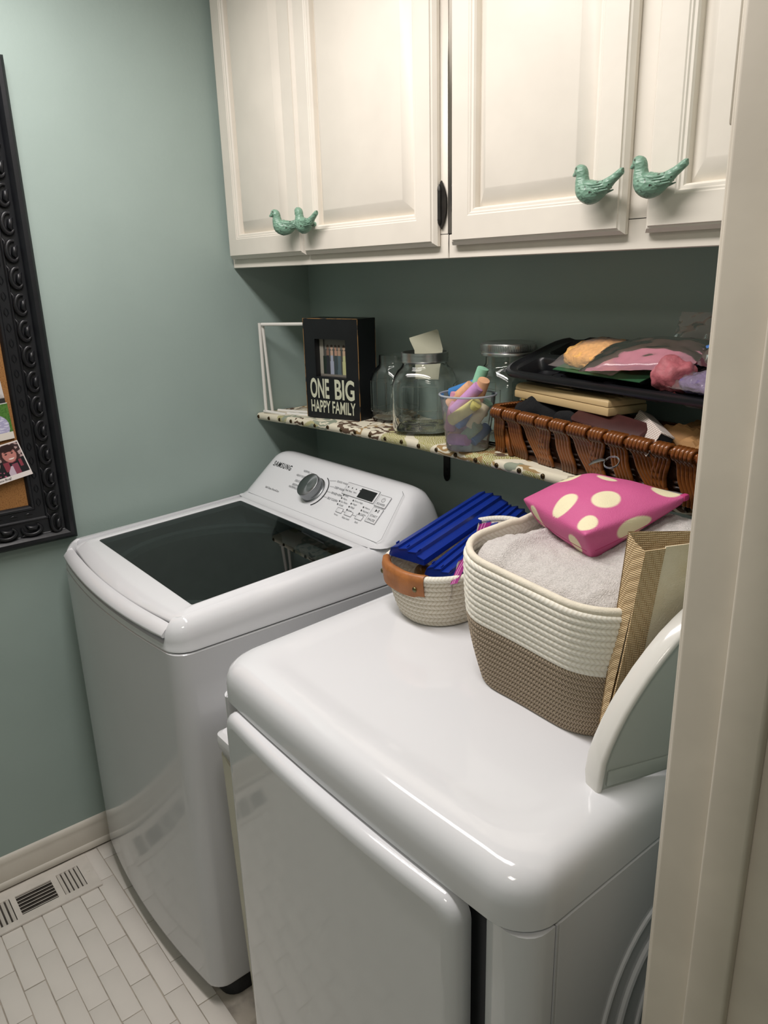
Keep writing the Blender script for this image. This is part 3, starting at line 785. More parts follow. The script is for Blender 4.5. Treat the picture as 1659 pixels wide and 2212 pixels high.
# glass storage jars
GLASS = mat('jar_glass', (0.95,0.97,0.955,1), 0.015, trans=1.0, ior=1.46)
LID_M = mat('jar_lid_metal', '#b8bab8', 0.28, metal=0.95, var=0.1, vscale=60)
def sq(r, p, z, n=48):
    out = []
    for i in range(n):
        t = 2*math.pi*i/n+math.radians(20); c = math.cos(t); s_ = math.sin(t)
        k = (abs(math.cos(2*math.pi*i/n))**p+abs(math.sin(2*math.pi*i/n))**p)**(-1/p)
        out.append((r*k*math.cos(2*math.pi*i/n), r*k*math.sin(2*math.pi*i/n), z))
    return out
def jar(label, loc, rz, lid, s=1.0, hz=None):
    j_ = thing('glass_jar', label, 'jar', loc, rz, 'glass jars on the shelf')
    R0 = 0.064*s; hz = s if hz is None else hz
    outer = [(0.74,0.0,3),(0.93,0.002,3.2),(0.99,0.010,3.6),(1.0,0.022,4),(1.0,0.100,4),(0.99,0.116,3.6),(0.95,0.130,3),(0.86,0.143,2.6),(0.76,0.150,2.2),(0.72,0.155,2),(0.71,0.180,2)]
    inner = [(0.66,0.180,2),(0.66,0.155,2),(0.70,0.147,2.2),(0.81,0.139,2.6),(0.90,0.127,3),(0.94,0.114,3.6),(0.95,0.100,4),(0.95,0.022,4),(0.92,0.010,3.4),(0.70,0.007,3)]
    g = MB(); g.loft([sq(R0*k, p, z*hz) for k, z, p in outer+inner], True, True)
    body = g.build('body', GLASS, j_, sharp=60)
    for a in range(4):     # pressed frame on each face
        fr = MB(); w2, z0, z1 = 0.036*s, 0.030*hz, 0.112*hz
        path = [(-w2,-R0-0.0002,z0),(w2,-R0-0.0002,z0),(w2,-R0-0.0002,z1),(-w2,-R0-0.0002,z1)]
        fr.tube(path, 0.0012, 6, loop=True, tf=Matrix.Rotation(a*math.pi/2, 4, 'Z'))
        fr.build('pressed_frame', GLASS, body)
    c = MB()
    if lid:
        pr = [(0.0001,0.196*hz),(0.050*s,0.196*hz),(0.0559*s,0.1945*hz),(0.0571*s,0.192*hz),(0.0571*s,0.180*hz),(0.0559*s,0.178*hz),(0.0571*s,0.1755*hz),(0.0565*s,0.172*hz),(0.0537*s,0.172*hz)]
        c.lathe(pr, 48)
        for k in range(72):
            t = 2*math.pi*k/72
            c.box((-0.0006,-0.0007,0.1815*hz),(0.0006,0.0007,0.1915*hz), tf=Matrix.Rotation(t, 4, 'Z') @ Matrix.Translation((0.0572*s,0,0)))
        c.build('lid', LID_M, j_)
    elif lid is False:
        pr = [(0.0470*s,0.160*hz),(0.0480*s,0.160*hz),(0.0490*s,0.163*hz),(0.0480*s,0.166*hz),(0.0490*s,0.170*hz),(0.0480*s,0.173*hz),(0.0488*s,0.177*hz),(0.0482*s,0.182*hz),(0.0455*s,0.183*hz),(0.0455*s,0.160*hz)]
        c.lathe(pr, 48); c.build('screw_band', LID_M, j_)
    return j_
J1 = (0.655,-0.118,shelf_z(0.655)+0.0005)
jar('open square glass jar holding a pale card, next to the chalk tub', J1, math.radians(38), False, 1.16, 1.04)
jar('lidded square glass jar with metal screw lid, behind the chalk tub', (0.874,-0.0695,shelf_z(0.874)+0.0005), math.radians(2), True, 1.05, 1.13)
jar('empty glass jar half hidden behind the black box sign', (0.478,-0.066,shelf_z(0.478)+0.0005), math.radians(2), None, 0.86, 0.95)
cd_ = MB(); p = [(-0.040,0.090),(0.048,0.090),(0.052,0.200),(0.036,0.232),(0.030,0.236),(-0.044,0.212),(-0.048,0.205)]
p = [(-0.030,0.120),(0.034,0.120),(0.043,0.190),(0.030,0.232),(0.026,0.235),(-0.048,0.214),(-0.046,0.208),(-0.033,0.185)]
cd_.prism([(q[0],0.0,q[1]) for q in p], (0,0.0008,0)); 
o = cd_.build('card', mat('pale_card', '#b9b8a2', 0.7, var=0.05), None, smooth=False); o.location = (J1[0]-0.004,J1[1]+0.004,J1[2]+0.006); o.rotation_euler = (math.radians(-3),0,math.radians(20))
tag(o, 'pale green card sticking out of the open glass jar', 'card')

# chalk tub
TUBX, TUBY = 0.862, -0.181
TUBZ = shelf_z(0.80)+0.0006
CLEARP = mat_thin('clear_tub_plastic', (0.985,0.985,0.99,1), 0.2, 1.15, 0.17, '#f0f1f6')
tub = thing('plastic_tub', 'clear plastic tub filled with sidewalk chalk at the front of the shelf', 'tub', (TUBX, TUBY, TUBZ))
t_ = MB(); t_.lathe([(0.0001,0.0),(0.044,0.0),(0.046,0.002),(0.0600,0.116),(0.0620,0.1165),(0.0620,0.119)], 48)
t_.build('cup', CLEARP, tub)
rm = MB(); rm.tube([(0.0610*math.cos(2*math.pi*i/48),0.0610*math.sin(2*math.pi*i/48),0.1178) for i in range(48)], 0.0022, 8, loop=True)
rm.build('rim', mat('tub_rim', '#b9bfc8', 0.25, var=0.03, alpha=0.7), tub)
CH = {'blue':'#3f7fc0','mint':'#8fc7a8','peach':'#dfab84','lilac':'#c795c8','yellow':'#d8cf7d','pink':'#cf8fa8','sage':'#8aa68a','cream':'#ded3b0'}
ch = MB(); ch.lathe([(0.0001,-0.044),(0.0098,-0.044),(0.0118,-0.042),(0.0124,0.040),(0.0118,0.0435),(0.0095,0.0445),(0.0001,0.0445)], 18)
ch_me = {}
sticks = [  # colour, position in the tub, axis, length scale
 ('blue',(-0.026,0.020,0.122),(1,0.25,0.38),1.0),('peach',(-0.012,-0.012,0.112),(0.75,0.2,0.62),0.85),('lilac',(0.010,-0.016,0.106),(0.72,0.15,0.66),1.05),('mint',(0.012,0.020,0.135),(0.35,0.1,0.93),0.85),
 ('peach',(0.036,0.004,0.122),(0.45,-0.1,0.85),0.7),('yellow',(0.018,-0.030,0.082),(0.85,0.1,0.55),1.0),('pink',(-0.030,-0.018,0.076),(0.15,0.1,0.98),1.0),('yellow',(-0.010,0.020,0.070),(0.9,0.2,0.2),0.9),
 ('lilac',(-0.004,-0.024,0.020),(0.98,0.05,0.1),0.62),('sage',(0.018,-0.014,0.034),(0.7,0.1,0.62),0.8),('pink',(-0.010,0.012,0.042),(0.9,-0.3,0.1),0.8),('blue',(0.026,0.014,0.030),(0.1,0.8,0.5),0.6),
 ('peach',(-0.030,0.004,0.026),(0.1,0.9,0.2),0.6),('blue',(-0.002,0.002,0.062),(0.2,0.9,0.3),0.7),('cream',(0.034,-0.002,0.070),(0.2,0.5,0.8),0.7),('mint',(0.012,0.028,0.070),(0.5,0.2,0.8),0.8)]
where = {'blue':['long blue','',''],}
used_lab = {}
places = ['lying across the top left rim of the tub','leaning at the tub front near its rim','lying diagonally over the tub rim','standing highest in the tub','at the right rim beside the basket','slanting down inside the tub front','upright against the left side inside the tub','flat near the middle of the tub','lying on the tub bottom at the front','slanting at the lower right inside the tub','low behind the front pieces of the tub','at the bottom right of the tub','at the bottom left of the tub','in the middle behind the yellow stick','inside the right wall of the tub','at the back wall of the tub']
for (cn, p, ax, sc_), pl_ in zip(sticks, places):
    if cn not in ch_me:
        ch_me[cn] = ch.mesh('chalk', 40); ch_me[cn].materials.append(mat('chalk_'+cn, CH[cn], 0.9, var=0.12, vscale=50, bump=0.2, bscale=250))
    o = bpy.data.objects.new('chalk_stick', ch_me[cn]); COL.objects.link(o)
    o.location = (TUBX+p[0]*0.93, TUBY+p[1]*0.93, TUBZ+p[2]*1.03); o.scale = (1.04,1.04,sc_*0.96)
    o.rotation_mode = 'QUATERNION'; o.rotation_quaternion = Vector(ax).normalized().to_track_quat('Z','Y')
    tag(o, cn+' chalk stick '+pl_, 'chalk', 'chalk sticks in the tub')

# ------------------------------------------------------------------ wicker basket and its contents
WBX, WBY, WBR = 1.2380, -0.150, math.radians(-10)
WBZ = shelf_z(1.2)
wick = thing('wicker_basket', 'dark brown wicker basket heaped with odds and ends on the shelf', 'basket', (WBX, WBY, WBZ), WBR)
WICK = mat('varnished_wicker', '#8a5022', 0.24, var=0.6, vscale=40, bump=0.15, bscale=200, coat=0.3)
WICKD = mat('dark_wicker', '#3a2110', 0.4, var=0.4, vscale=60, bump=0.2, bscale=300)
RW, RD, RH = 0.298, 0.082, 0.094
BW, BD = 0.250, 0.050
def rrect_path(hw, hd, r, z, n=5, k=10):
    pts = []
    for cx, cy, a in ((hw-r,-hd+r,-90),(hw-r,hd-r,0),(-hw+r,hd-r,90),(-hw+r,-hd+r,180)):
        for i in range(n+1):
            t = math.radians(a+90*i/n); pts.append((cx+r*math.cos(t), cy+r*math.sin(t), z))
    return pts
rmb = MB(); rmb.tube(rrect_path(RW, RD, 0.022, RH), 0.0066, 10, loop=True); rmb.build('rim', WICK, wick)
bmb = MB(); bmb.tube(rrect_path(BW, BD, 0.02, 0.006), 0.006, 8, loop=True); bmb.box((-BW+0.003,-BD+0.003,0.002),(BW-0.003,BD-0.003,0.006)); bmb.build('base', WICKD, wick)
lin_ = MB(); lin_.loft([rrect_path(BW-0.004,BD-0.004,0.018,0.006), rrect_path(RW-0.010,RD-0.010,0.018,RH-0.006), rrect_path(RW-0.013,RD-0.013,0.018,RH-0.006), rrect_path(BW-0.007,BD-0.007,0.018,0.008)], False, False)
lin_.build('woven_wall', WICKD, wick)
# reeds: one mesh, leaning left or right, wrapped over the rim
def reed_mesh(lean):
    pts = [(0.0+lean*0.020, 0.030-0.004, 0.004)]
    for i in range(1, 8):
        t = i/8; pts.append((lean*0.020*(1-t)+0.002*math.sin(t*9), 0.026*(1-t)+0.001, 0.004+t*(RH-0.010)))
    for i in range(8):
        a = math.radians(-100-200*i/7+10); 
        pts.append((0.0006*i, 0.0+0.0098*math.cos(math.radians(-90-30*i))-0.0, RH+0.0098*math.sin(math.radians(-90-30*i))+0.0))
    m = MB(); m.tube(pts, [0.0040]*len(pts), 7); me = m.mesh('reed', 60); me.materials.append(WICK); return me
reeds = [reed_mesh(-1.3), reed_mesh(0.2), reed_mesh(1.4)]
def reed(x, kind, side=0):
    o = bpy.data.objects.new('reed', reeds[kind]); COL.objects.link(o); o.parent = wick
    if side == 0:
        o.location = (x, -RD, 0)
    else:
        o.location = (-RW, x, 0); o.rotation_euler = (0,0,math.radians(-90)); o.scale = (1,1.75,1)
    return o
x = -RW+0.012; gi = 0
while x < RW-0.01:
    nk = 4+(gi*7 % 3)
    for k in range(nk):
        reed(x+0.0080*k, gi % 3)
    x += 0.0080*nk+0.0075; gi += 1
for y in [-0.06+0.0075*i for i in range(17)]: reed(y, 1, 1)
weave = MB()
for z, kx in ((0.020,0.14),(0.030,0.24),(0.040,0.34),(0.066,0.64),(0.074,0.74),(0.082,0.86)):
    hw = BW+(RW-BW)*kx-0.006; hd = BD+(RD-BD)*kx-0.004
    pts = []
    n = 90
    for i in range(n):
        xx = -hw+2*hw*i/(n-1); pts.append((xx, -hd-0.0035*math.sin(i*1.05), z+0.0005*math.sin(i*3)))
    weave.tube(pts, 0.0030, 6)
w_o = weave.build('weave_rows', WICKD, wick)

def WK(x, y, z):     # basket-local to world
    c, s_ = math.cos(WBR), math.sin(WBR); return (WBX+c*x-s_*y, WBY+s_*x+c*y, WBZ+z)
def lump(name, label, cat, pts_r, material, sub=2, disp=0.004, dscale=25, loc=(0,0,0), rot=(0,0,0), group=None):
    """soft lump from an ellipsoid with noise folds"""
    bm = bmesh.new(); bmesh.ops.create_icosphere(bm, subdivisions=4, radius=1.0)
    rx, ry, rz = pts_r
    for v in bm.verts:
        p = v.co.copy(); k = (abs(p.x)**2.6+abs(p.y)**2.6+abs(p.z)**2.6)**(-1/2.6)
        q = Vector((p.x*k*rx, p.y*k*ry, p.z*k*rz))
        d = noise.noise(q*dscale+Vector((hash(name) % 7, 3, loc[0]*31)))*disp*1.4+noise.noise(q*dscale*2.7+Vector((9,loc[1]*17,1)))*disp*0.7
        v.co = q+p.normalized()*d
    me = bpy.data.meshes.new(name); bm.to_mesh(me); bm.free()
    me.polygons.foreach_set('use_smooth', [True]*len(me.polygons))
    o = put(name, me, material); o.location = loc; o.rotation_euler = rot
    if label: tag(o, label, cat, group)
    return o
BLKCL = mat('black_cloth', '#0c0d10', 0.95, var=0.2, vscale=30, bump=0.4, bscale=300)
lump('cloth_bundle', 'black fabric bundle heaped in the left part of the wicker basket', 'cloth', (0.070,0.044,0.036), BLKCL, disp=0.010, loc=WK(-0.196,-0.022,0.090), rot=(0.1,0.12,0.1))
lump('glove', 'rolled black glove on the rim side of the wicker basket', 'glove', (0.040,0.017,0.018), BLKCL, disp=0.004, loc=WK(-0.085,-0.058,0.100), rot=(0,0.15,-0.1))
lump('fabric_case', 'dark brown soft case behind the black bundle in the wicker basket', 'case', (0.036,0.010,0.030), mat('oxblood_case', '#33181a', 0.5, var=0.2), disp=0.002, loc=WK(-0.218,0.035,0.124), rot=(0.2,0.2,0.2))
# folded paper fan
fan = thing('paper_fan', 'small folded yellow paper fan beside the chalk tub', 'fan', WK(-0.262,-0.010,0.112), 0.2)
FANM = mat('fan_paper', '#c8ad5e', 0.7, var=0.15, vscale=40)
for k in range(6):
    f_ = MB(); f_.box((-0.016,-0.0006,0),(0.016,0.0006,0.026))
    o = f_.build('pleat', FANM, fan, smooth=False); o.location = (0,0.0035*k-0.01,0.0); o.rotation_euler = (math.radians(-28+9*k),math.radians(10),0)
# dark jar lid / ring behind fan
# cream hinged box
cb = thing('plastic_case', 'flat cream plastic case lying across the wicker basket under the black tray', 'case', (1.112,-0.136,1.349), math.radians(-13))
CASE = mat('cream_case', '#c5ab7e', 0.42, var=0.05, vscale=10)
c1 = MB().box((-0.140,-0.046,0.0),(0.140,0.046,0.0155)).bevel(0.003,2)
c1.build('case_base', CASE, cb)
c2 = MB(); c2.loft([[(sx*(0.138-d), sy*(0.045-d), z) for sx, sy in ((-1,-1),(1,-1),(1,1),(-1,1))] for z, d in ((0.0163,0.0),(0.0255,0.0015),(0.0300,0.007))]); c2 = c2.bevel(0.0012,2)
c2.build('case_lid', CASE, cb)
# black six-cell tray
tr_ = thing('cell_tray', 'black plastic cell tray tilted on top of the wicker basket', 'tray', (1.232,-0.122,1.4270))
tr_.rotation_euler = (math.radians(18),0,math.radians(-10))
TRAYM = mat('black_tray', '#17181b', 0.32, var=0.15, vscale=20)
TW_, TD_ = 0.288, 0.096
m_ = MB(); m_.loft([rrect_path(TW_+d, TD_+d, 0.05, z) for d, z in ((0.0,-0.006),(0.003,-0.004),(0.004,0.002),(0.002,0.006),(-0.003,0.007),(-0.007,0.003),(-0.014,0.0015)) ], False, False)
m_.build('rim', TRAYM, tr_)
# deck with six wells
xs = [-0.262+i*0.1325 for i in range(5)]
cw, cdp = 0.112, 0.068
cells = [(xs[i]+0.01, xs[i]+0.01+cw, y0, y0+cdp) for i in range(4) for y0 in (-0.078, 0.010)]
dk_ = MB()
xb = sorted(set([round(v,5) for c in cells for v in c[:2]]+[-TW_+0.004, TW_-0.004])); yb_ = sorted(set([round(v,5) for c in cells for v in c[2:]]+[-TD_+0.004, TD_-0.004]))
def in_cell(x, y): return any(c[0] < x < c[1] and c[2] < y < c[3] for c in cells)
for i in range(len(xb)-1):
    for j in range(len(yb_)-1):
        x0_, x1_, y0_, y1_ = xb[i], xb[i+1], yb_[j], yb_[j+1]
        if in_cell((x0_+x1_)/2, (y0_+y1_)/2): continue
        if (i in (0, len(xb)-2)) and (j in (0, len(yb_)-2)): 
            pass
        dk_.add([(x0_,y0_,0.0018),(x1_,y0_,0.0018),(x1_,y1_,0.0018),(x0_,y1_,0.0018)], [(0,1,2,3)])
dk_.build('deck', TRAYM, tr_, smooth=False)
for c in cells:
    cx, cy = (c[0]+c[1])/2, (c[2]+c[3])/2; hw, hd = (c[1]-c[0])/2, (c[3]-c[2])/2
    m_ = MB(); m_.loft([[(cx+p[0],cy+p[1],z) for p in rrect_path(hw-d, hd-d, 0.012, 0, 3)] for d, z in ((-0.001,0.0022),(0.003,-0.002),(0.007,-0.023),(0.011,-0.0255))], False, True)
    m_.build('cell', TRAYM, tr_)
# bags of wax melts on the tray
def pillow(name, label, cat, w_, d_, h_, loc, rot, material, seed=0, crease=0.004, pinch=2.2, group=None, parts=None):
    vs = []; n = 26
    def zt(u, v, s_): 
        e = (1-abs(u)**pinch)*(1-abs(v)**pinch)
        q = Vector((u*2.2+seed, v*2.2, s_*3.0+seed*0.7))
        return s_*h_*max(0.0,e)**0.75+noise.noise(q*1.3)*crease*(0.3+e)+noise.noise(q*3.1)*crease*0.6
    mb = MB()
    for s_ in (1,-1):
        g = [[(w_*u, d_*v, zt(u,v,s_) if s_ > 0 else zt(u,v,-1)*0.35) for u in [(-1+2*i/n) for i in range(n+1)]] for v in [(-1+2*j/n) for j in range(n+1)]]
        mb.loft(g, False, False, closed=False)
    root = thing(name, label, cat, loc, 0, group); root.rotation_euler = rot
    mb.build('film', material, root, sharp=70)
    return root
FILM = mat_thin('clear_film', (0.97,0.96,0.96,1), 0.14, 1.22, 0.10, '#e4d8d4')
FILMP = mat_thin('pink_film', (0.97,0.86,0.88,1), 0.14, 1.25, 0.50, '#d39aa8')
def fill(root, w_, d_, h_, color, loc, name='wax', dsp=0.004):
    o = lump(name, None, None, (w_,d_,h_), mat('wax_'+color.strip('#'), color, 0.75, var=0.18, vscale=120, bump=0.5, bscale=250), disp=dsp, dscale=110, loc=loc)
    o.parent = root; return o
def TR(x, y, z): return tuple(tr_.matrix_basis @ Vector((x, y, z)))
bpy.context.view_layer.update()
r1 = pillow('wax_bag', 'clear bag of pale orange wax crumbs on the black tray', 'bag', 0.096,0.058,0.036, TR(-0.078,-0.006,0.012), (math.radians(17),0,math.radians(-16)), FILM, 1, 0.003, group='bags of wax on the tray')
fill(r1, 0.082,0.048,0.023, '#ecb568', (-0.006,0.0,0.006), dsp=0.004)
gs = MB().box((-0.11,-0.062,-0.0006),(0.12,0.058,0.0006)); o = gs.build('folder', mat('green_sheet', '#2f5a3c', 0.35, var=0.1), None, smooth=False)
o.location = TR(-0.036,-0.012,0.0102); o.rotation_euler = (math.radians(17),0,math.radians(-13)); tag(o, 'thin dark green sheet under the wax bags on the black tray', 'sheet')
r2 = pillow('wax_bag', 'pink-tinted bag of rose wax drooping off the tray front', 'bag', 0.104,0.056,0.026, TR(0.048,-0.022,0.034), (math.radians(20),math.radians(-5),math.radians(2)), FILMP, 4, 0.0035, group='bags of wax on the tray')
fill(r2, 0.060,0.036,0.0085, '#c2707f', (0.004,-0.004,0.004), dsp=0.002)
o = lump('wax_lump', None, None, (0.034,0.026,0.030), mat('wax_rose', '#b06068', 0.6, var=0.2, vscale=90, bump=0.4, bscale=200), disp=0.006, dscale=45, loc=(0.070,-0.048,-0.018)); o.parent = r2
r3 = pillow('wax_bag', 'crinkled bag of blue wax at the right end of the tray', 'bag', 0.080,0.050,0.026, TR(0.180,0.026,0.026), (math.radians(17),0,math.radians(-25)), mat_thin('blue_film', (0.55,0.72,0.92,1), 0.08, 1.45, 0.15, '#7da0d0'), 7, 0.008, group='bags of wax on the tray')
fill(r3, 0.062,0.038,0.018, '#3f6fb0', (0,0,0.002))
r4 = pillow('wax_bag', 'small bag of dusty purple wax in front of the blue bag', 'bag', 0.062,0.030,0.018, TR(0.196,-0.058,0.014), (math.radians(17),0,math.radians(-20)), FILM, 9, 0.005, group='bags of wax on the tray')
fill(r4, 0.052,0.024,0.012, '#6e5f86', (0,0,0.001))
r5 = pillow('empty_bag', 'crumpled empty clear bag standing behind the pink wax bag', 'bag', 0.095,0.045,0.012, TR(0.12,0.075,0.030), (math.radians(70),0,math.radians(-8)), FILM, 12, 0.008)
# maroon cover, gingham notebook, kraft paper bag
mc = thing('phone_cover', 'maroon leather-look phone cover leaning inside the wicker basket rim', 'cover', WK(0.012,-0.056,0.112), WBR)
mc.rotation_euler = (math.radians(28),math.radians(5),WBR)
MAR = mat('maroon_leather', '#3f1d1a', 0.5, var=0.12, vscale=60)
m_ = MB(); m_.loft([[(p[0],p[1],z) for p in rrect_path(0.082-d,0.024-d,0.012,0,5)] for d, z in ((0.002,-0.005),(0,-0.003),(0,0.003),(0.002,0.005))]); m_.build('shell', MAR, mc)
for x_ in (-0.050,-0.034):
    m_ = MB().box((x_,0.012,0.0052),(x_+0.011,0.017,0.0058)); m_.build('slot', PLASTIC_DARK, mc, smooth=False)
gb = thing('notebook', 'small notebook with white gingham cover leaning on the right rim of the wicker basket', 'notebook', (1.312,-0.204,1.318), math.radians(-40))
gb.rotation_euler = (math.radians(64),math.radians(6),math.radians(-42))
def gingham():
    m = mat('gingham', '#d8d0c6', 0.7)
    nt = m.node_tree; N = nt.nodes; L = nt.links
    tc = N.new('ShaderNodeTexCoord'); ck = N.new('ShaderNodeTexChecker'); ck.inputs['Scale'].default_value = 260
    ck.inputs[1].default_value = rgb('#e2dcd4'); ck.inputs[2].default_value = rgb('#b09a90')
    L.new(tc.outputs['Object'], ck.inputs[0]); L.new(ck.outputs[0], N['Principled BSDF'].inputs['Base Color']); return m
GING = gingham()
m_ = MB().box((-0.066,-0.014,0.0115),(0.066,0.030,0.0130)).bevel(0.0005,1); m_.build('cover', GING, gb)
m_ = MB().box((-0.064,-0.012,-0.0120),(0.064,0.029,0.0114)); m_.build('pages', mat('page_edge', '#23262a', 0.6, var=0.1), gb, smooth=False)
m_ = MB().box((-0.066,0.0295,-0.0130),(0.066,0.0325,0.0130)).bevel(0.0008,1); m_.build('spine', GING, gb)
KR = mat('kraft_paper', '#a77d4e', 0.75, var=0.15, vscale=20, bump=0.15, bscale=80)
kb = MB(); n = 26; g = []
for j in range(n+1):
    row_ = []
    for i in range(n+1):
        u, v = -1+2*i/n, -1+2*j/n
        q = Vector((u*2.4, v*2.1, 1.7))
        z = 0.050*(1-0.55*abs(u)**3)*(1-0.5*abs(v)**2.5)+0.020*abs(noise.noise(q*1.25))+0.011*abs(noise.noise(q*2.9))
        row_.append((0.108*u, 0.060*v, z))
    g.append(row_)
kb.loft(g, False, False, closed=False)
kb.loft([g[0], [(p[0]*0.95,p[1]*0.95,0.0) for p in g[0]]], False, False, closed=False); kb.loft([g[-1], [(p[0]*0.95,p[1]*0.95,0.0) for p in g[-1]]], False, False, closed=False)
kb.loft([[r_[0] for r_ in g], [(r_[0][0]*0.95,r_[0][1]*0.95,0.0) for r_ in g]], False, False, closed=False); kb.loft([[r_[-1] for r_ in g], [(r_[-1][0]*0.95,r_[-1][1]*0.95,0.0) for r_ in g]], False, False, closed=False)
o = kb.build('paper_bag', KR, None, sharp=18); o.location = WK(0.175,0.022,0.062); o.rotation_euler = (0,math.radians(4),WBR)
tag(o, 'crumpled brown kraft paper bag in the right part of the wicker basket', 'paper bag')

# ------------------------------------------------------------------ things on the dryer
def dryer_z(y): return 0.9718+dz(y)
TILT = math.atan(0.026/0.55)
def rope_mat(name, c1, c2, pitch, freq, contrast=0.5, wob=0.35):
    m = mat(name, c1, 0.85, bump=0.0)
    nt = m.node_tree; N = nt.nodes; L = nt.links; b = N['Principled BSDF']
    tc = N.new('ShaderNodeTexCoord'); sp = N.new('ShaderNodeSeparateXYZ'); L.new(tc.outputs['Object'], sp.inputs[0])
    def M_(op, a, c=None, v=None):
        x = N.new('ShaderNodeMath'); x.operation = op
        L.new(a, x.inputs[0])
        if c is not None: L.new(c, x.inputs[1])
        elif v is not None: x.inputs[1].default_value = v
        return x.outputs[0]
    pp = M_('PINGPONG', sp.outputs['Z'], v=pitch)
    xy = M_('ADD', sp.outputs['X'], M_('MULTIPLY', sp.outputs['Y'], v=0.9))
    co = M_('ADD', xy, M_('MULTIPLY', pp, v=1.1))
    nz = N.new('ShaderNodeTexNoise'); nz.inputs['Scale'].default_value = 60; L.new(tc.outputs['Object'], nz.inputs['Vector'])
    co2 = M_('ADD', co, M_('MULTIPLY', nz.outputs['Fac'], v=0.006*wob))
    sn = M_('SINE', M_('MULTIPLY', co2, v=freq))
    mr = N.new('ShaderNodeMapRange'); mr.inputs[1].default_value = -1+2*contrast-0.5; mr.inputs[2].default_value = -1+2*contrast+0.7; L.new(sn, mr.inputs[0])
    mx = N.new('ShaderNodeMix'); mx.data_type = 'RGBA'; L.new(mr.outputs[0], mx.inputs[0]); mx.inputs[6].default_value = rgb(c1); mx.inputs[7].default_value = rgb(c2)
    L.new(mx.outputs[2], b.inputs['Base Color'])
    bp = N.new('ShaderNodeBump'); bp.inputs['Strength'].default_value = 0.12; bp.inputs['Distance'].default_value = 0.0010
    L.new(sn, bp.inputs['Height']); L.new(bp.outputs['Normal'], b.inputs['Normal'])
    return m
ROPE_W = rope_mat('cream_rope', '#ece8dc', '#ddd6c6', 0.0092, 760, 0.75)
ROPE_B = rope_mat('brown_rope', '#b3a28c', '#55463a', 0.0046, 1200, 0.70, 0.8)
ROPE_S = rope_mat('oat_rope', '#e0d9ca', '#bfb097', 0.0092, 620, 0.90)
def basket_path(hw, hd, r, z, sag=None, n=9, k=7):
    pts = []
    cs = ((hw-r,-hd+r,-90),(hw-r,hd-r,0),(-hw+r,hd-r,90),(-hw+r,-hd+r,180))
    for ci, (cx, cy, a) in enumerate(cs):
        for i in range(n+1):
            t = math.radians(a+90*i/n); pts.append((cx+r*math.cos(t), cy+r*math.sin(t)))
        nx_ = cs[(ci+1) % 4]; t = math.radians(a+90); p0 = pts[-1]; p1 = (nx_[0]+r*math.cos(t), nx_[1]+r*math.sin(t))
        for i in range(1, k): pts.append((p0[0]+(p1[0]-p0[0])*i/k, p0[1]+(p1[1]-p0[1])*i/k))
    return [(x, y, z+(sag(x, y) if sag else 0.0)) for x, y in pts]
def coils(mb, z0, z1, pitch, dims, r, wob=0.002, sag=None, ztop=None, seed=0):
    z = z0
    while z < z1:
        t = z/ztop
        hw, hd, cr = dims(t)
        p = basket_path(hw, hd, cr, z, (lambda x, y: sag(x, y)*t) if sag else None)
        p = [Vector(q)+Vector((q[0], q[1], 0)).normalized()*noise.noise(Vector((q[0]*9+seed, q[1]*9, z*6)))*wob for q in p]
        mb.tube(p, r, 8, loop=True)
        z += pitch
# tall two-tone basket
BBX, BBY = 1.386, -0.436
bbk = thing('rope_basket', 'large square rope basket, cream above brown, holding a grey towel', 'basket', (BBX, BBY, dryer_z(BBY)+0.001))
bbk.rotation_euler = (TILT, 0, math.radians(-2))
BH = 0.205
def big(t):
    e = 0.009*math.sin(min(1,t)*math.pi*0.9)
    return 0.134+0.020*t+e, 0.138+0.012*t+e, 0.075+0.01*t
def bsag(x, y): return 0.010*(-x/0.15)*(1 if y < 0 else 0.6)+0.010*max(0, y/0.15)
lo_ = MB(); coils(lo_, 0.0052, 0.113, 0.0092, big, 0.0060, 0.003, bsag, BH, 2)
lo_.loft([basket_path(0.128,0.132,0.07,z) for z in (0.0008,0.004)])
lo_.build('brown_section', ROPE_B, bbk, sharp=80)
hi_ = MB(); coils(hi_, 0.0052+0.0092*12, BH-0.004, 0.0092, big, 0.0060, 0.003, bsag, BH, 2)
hi_.build('cream_section', ROPE_W, bbk, sharp=80)
rim_ = MB(); p = basket_path(0.155,0.151,0.084,BH+0.002,bsag); rim_.tube(p, 0.0058, 10, loop=True); rim_.build('rim', mat('rim_binding', '#e2dac8', 0.85, var=0.06, vscale=60, bump=0.3, bscale=350), bbk, sharp=80)
ln = MB(); ln.loft([basket_path(big(t)[0]-0.005, big(t)[1]-0.005, 0.07, t*BH, (lambda x, y: bsag(x,y)*t)) for t in (0.02,0.3,0.6,0.99)], False, False); ln.build('lining', ROPE_W, bbk, sharp=80)
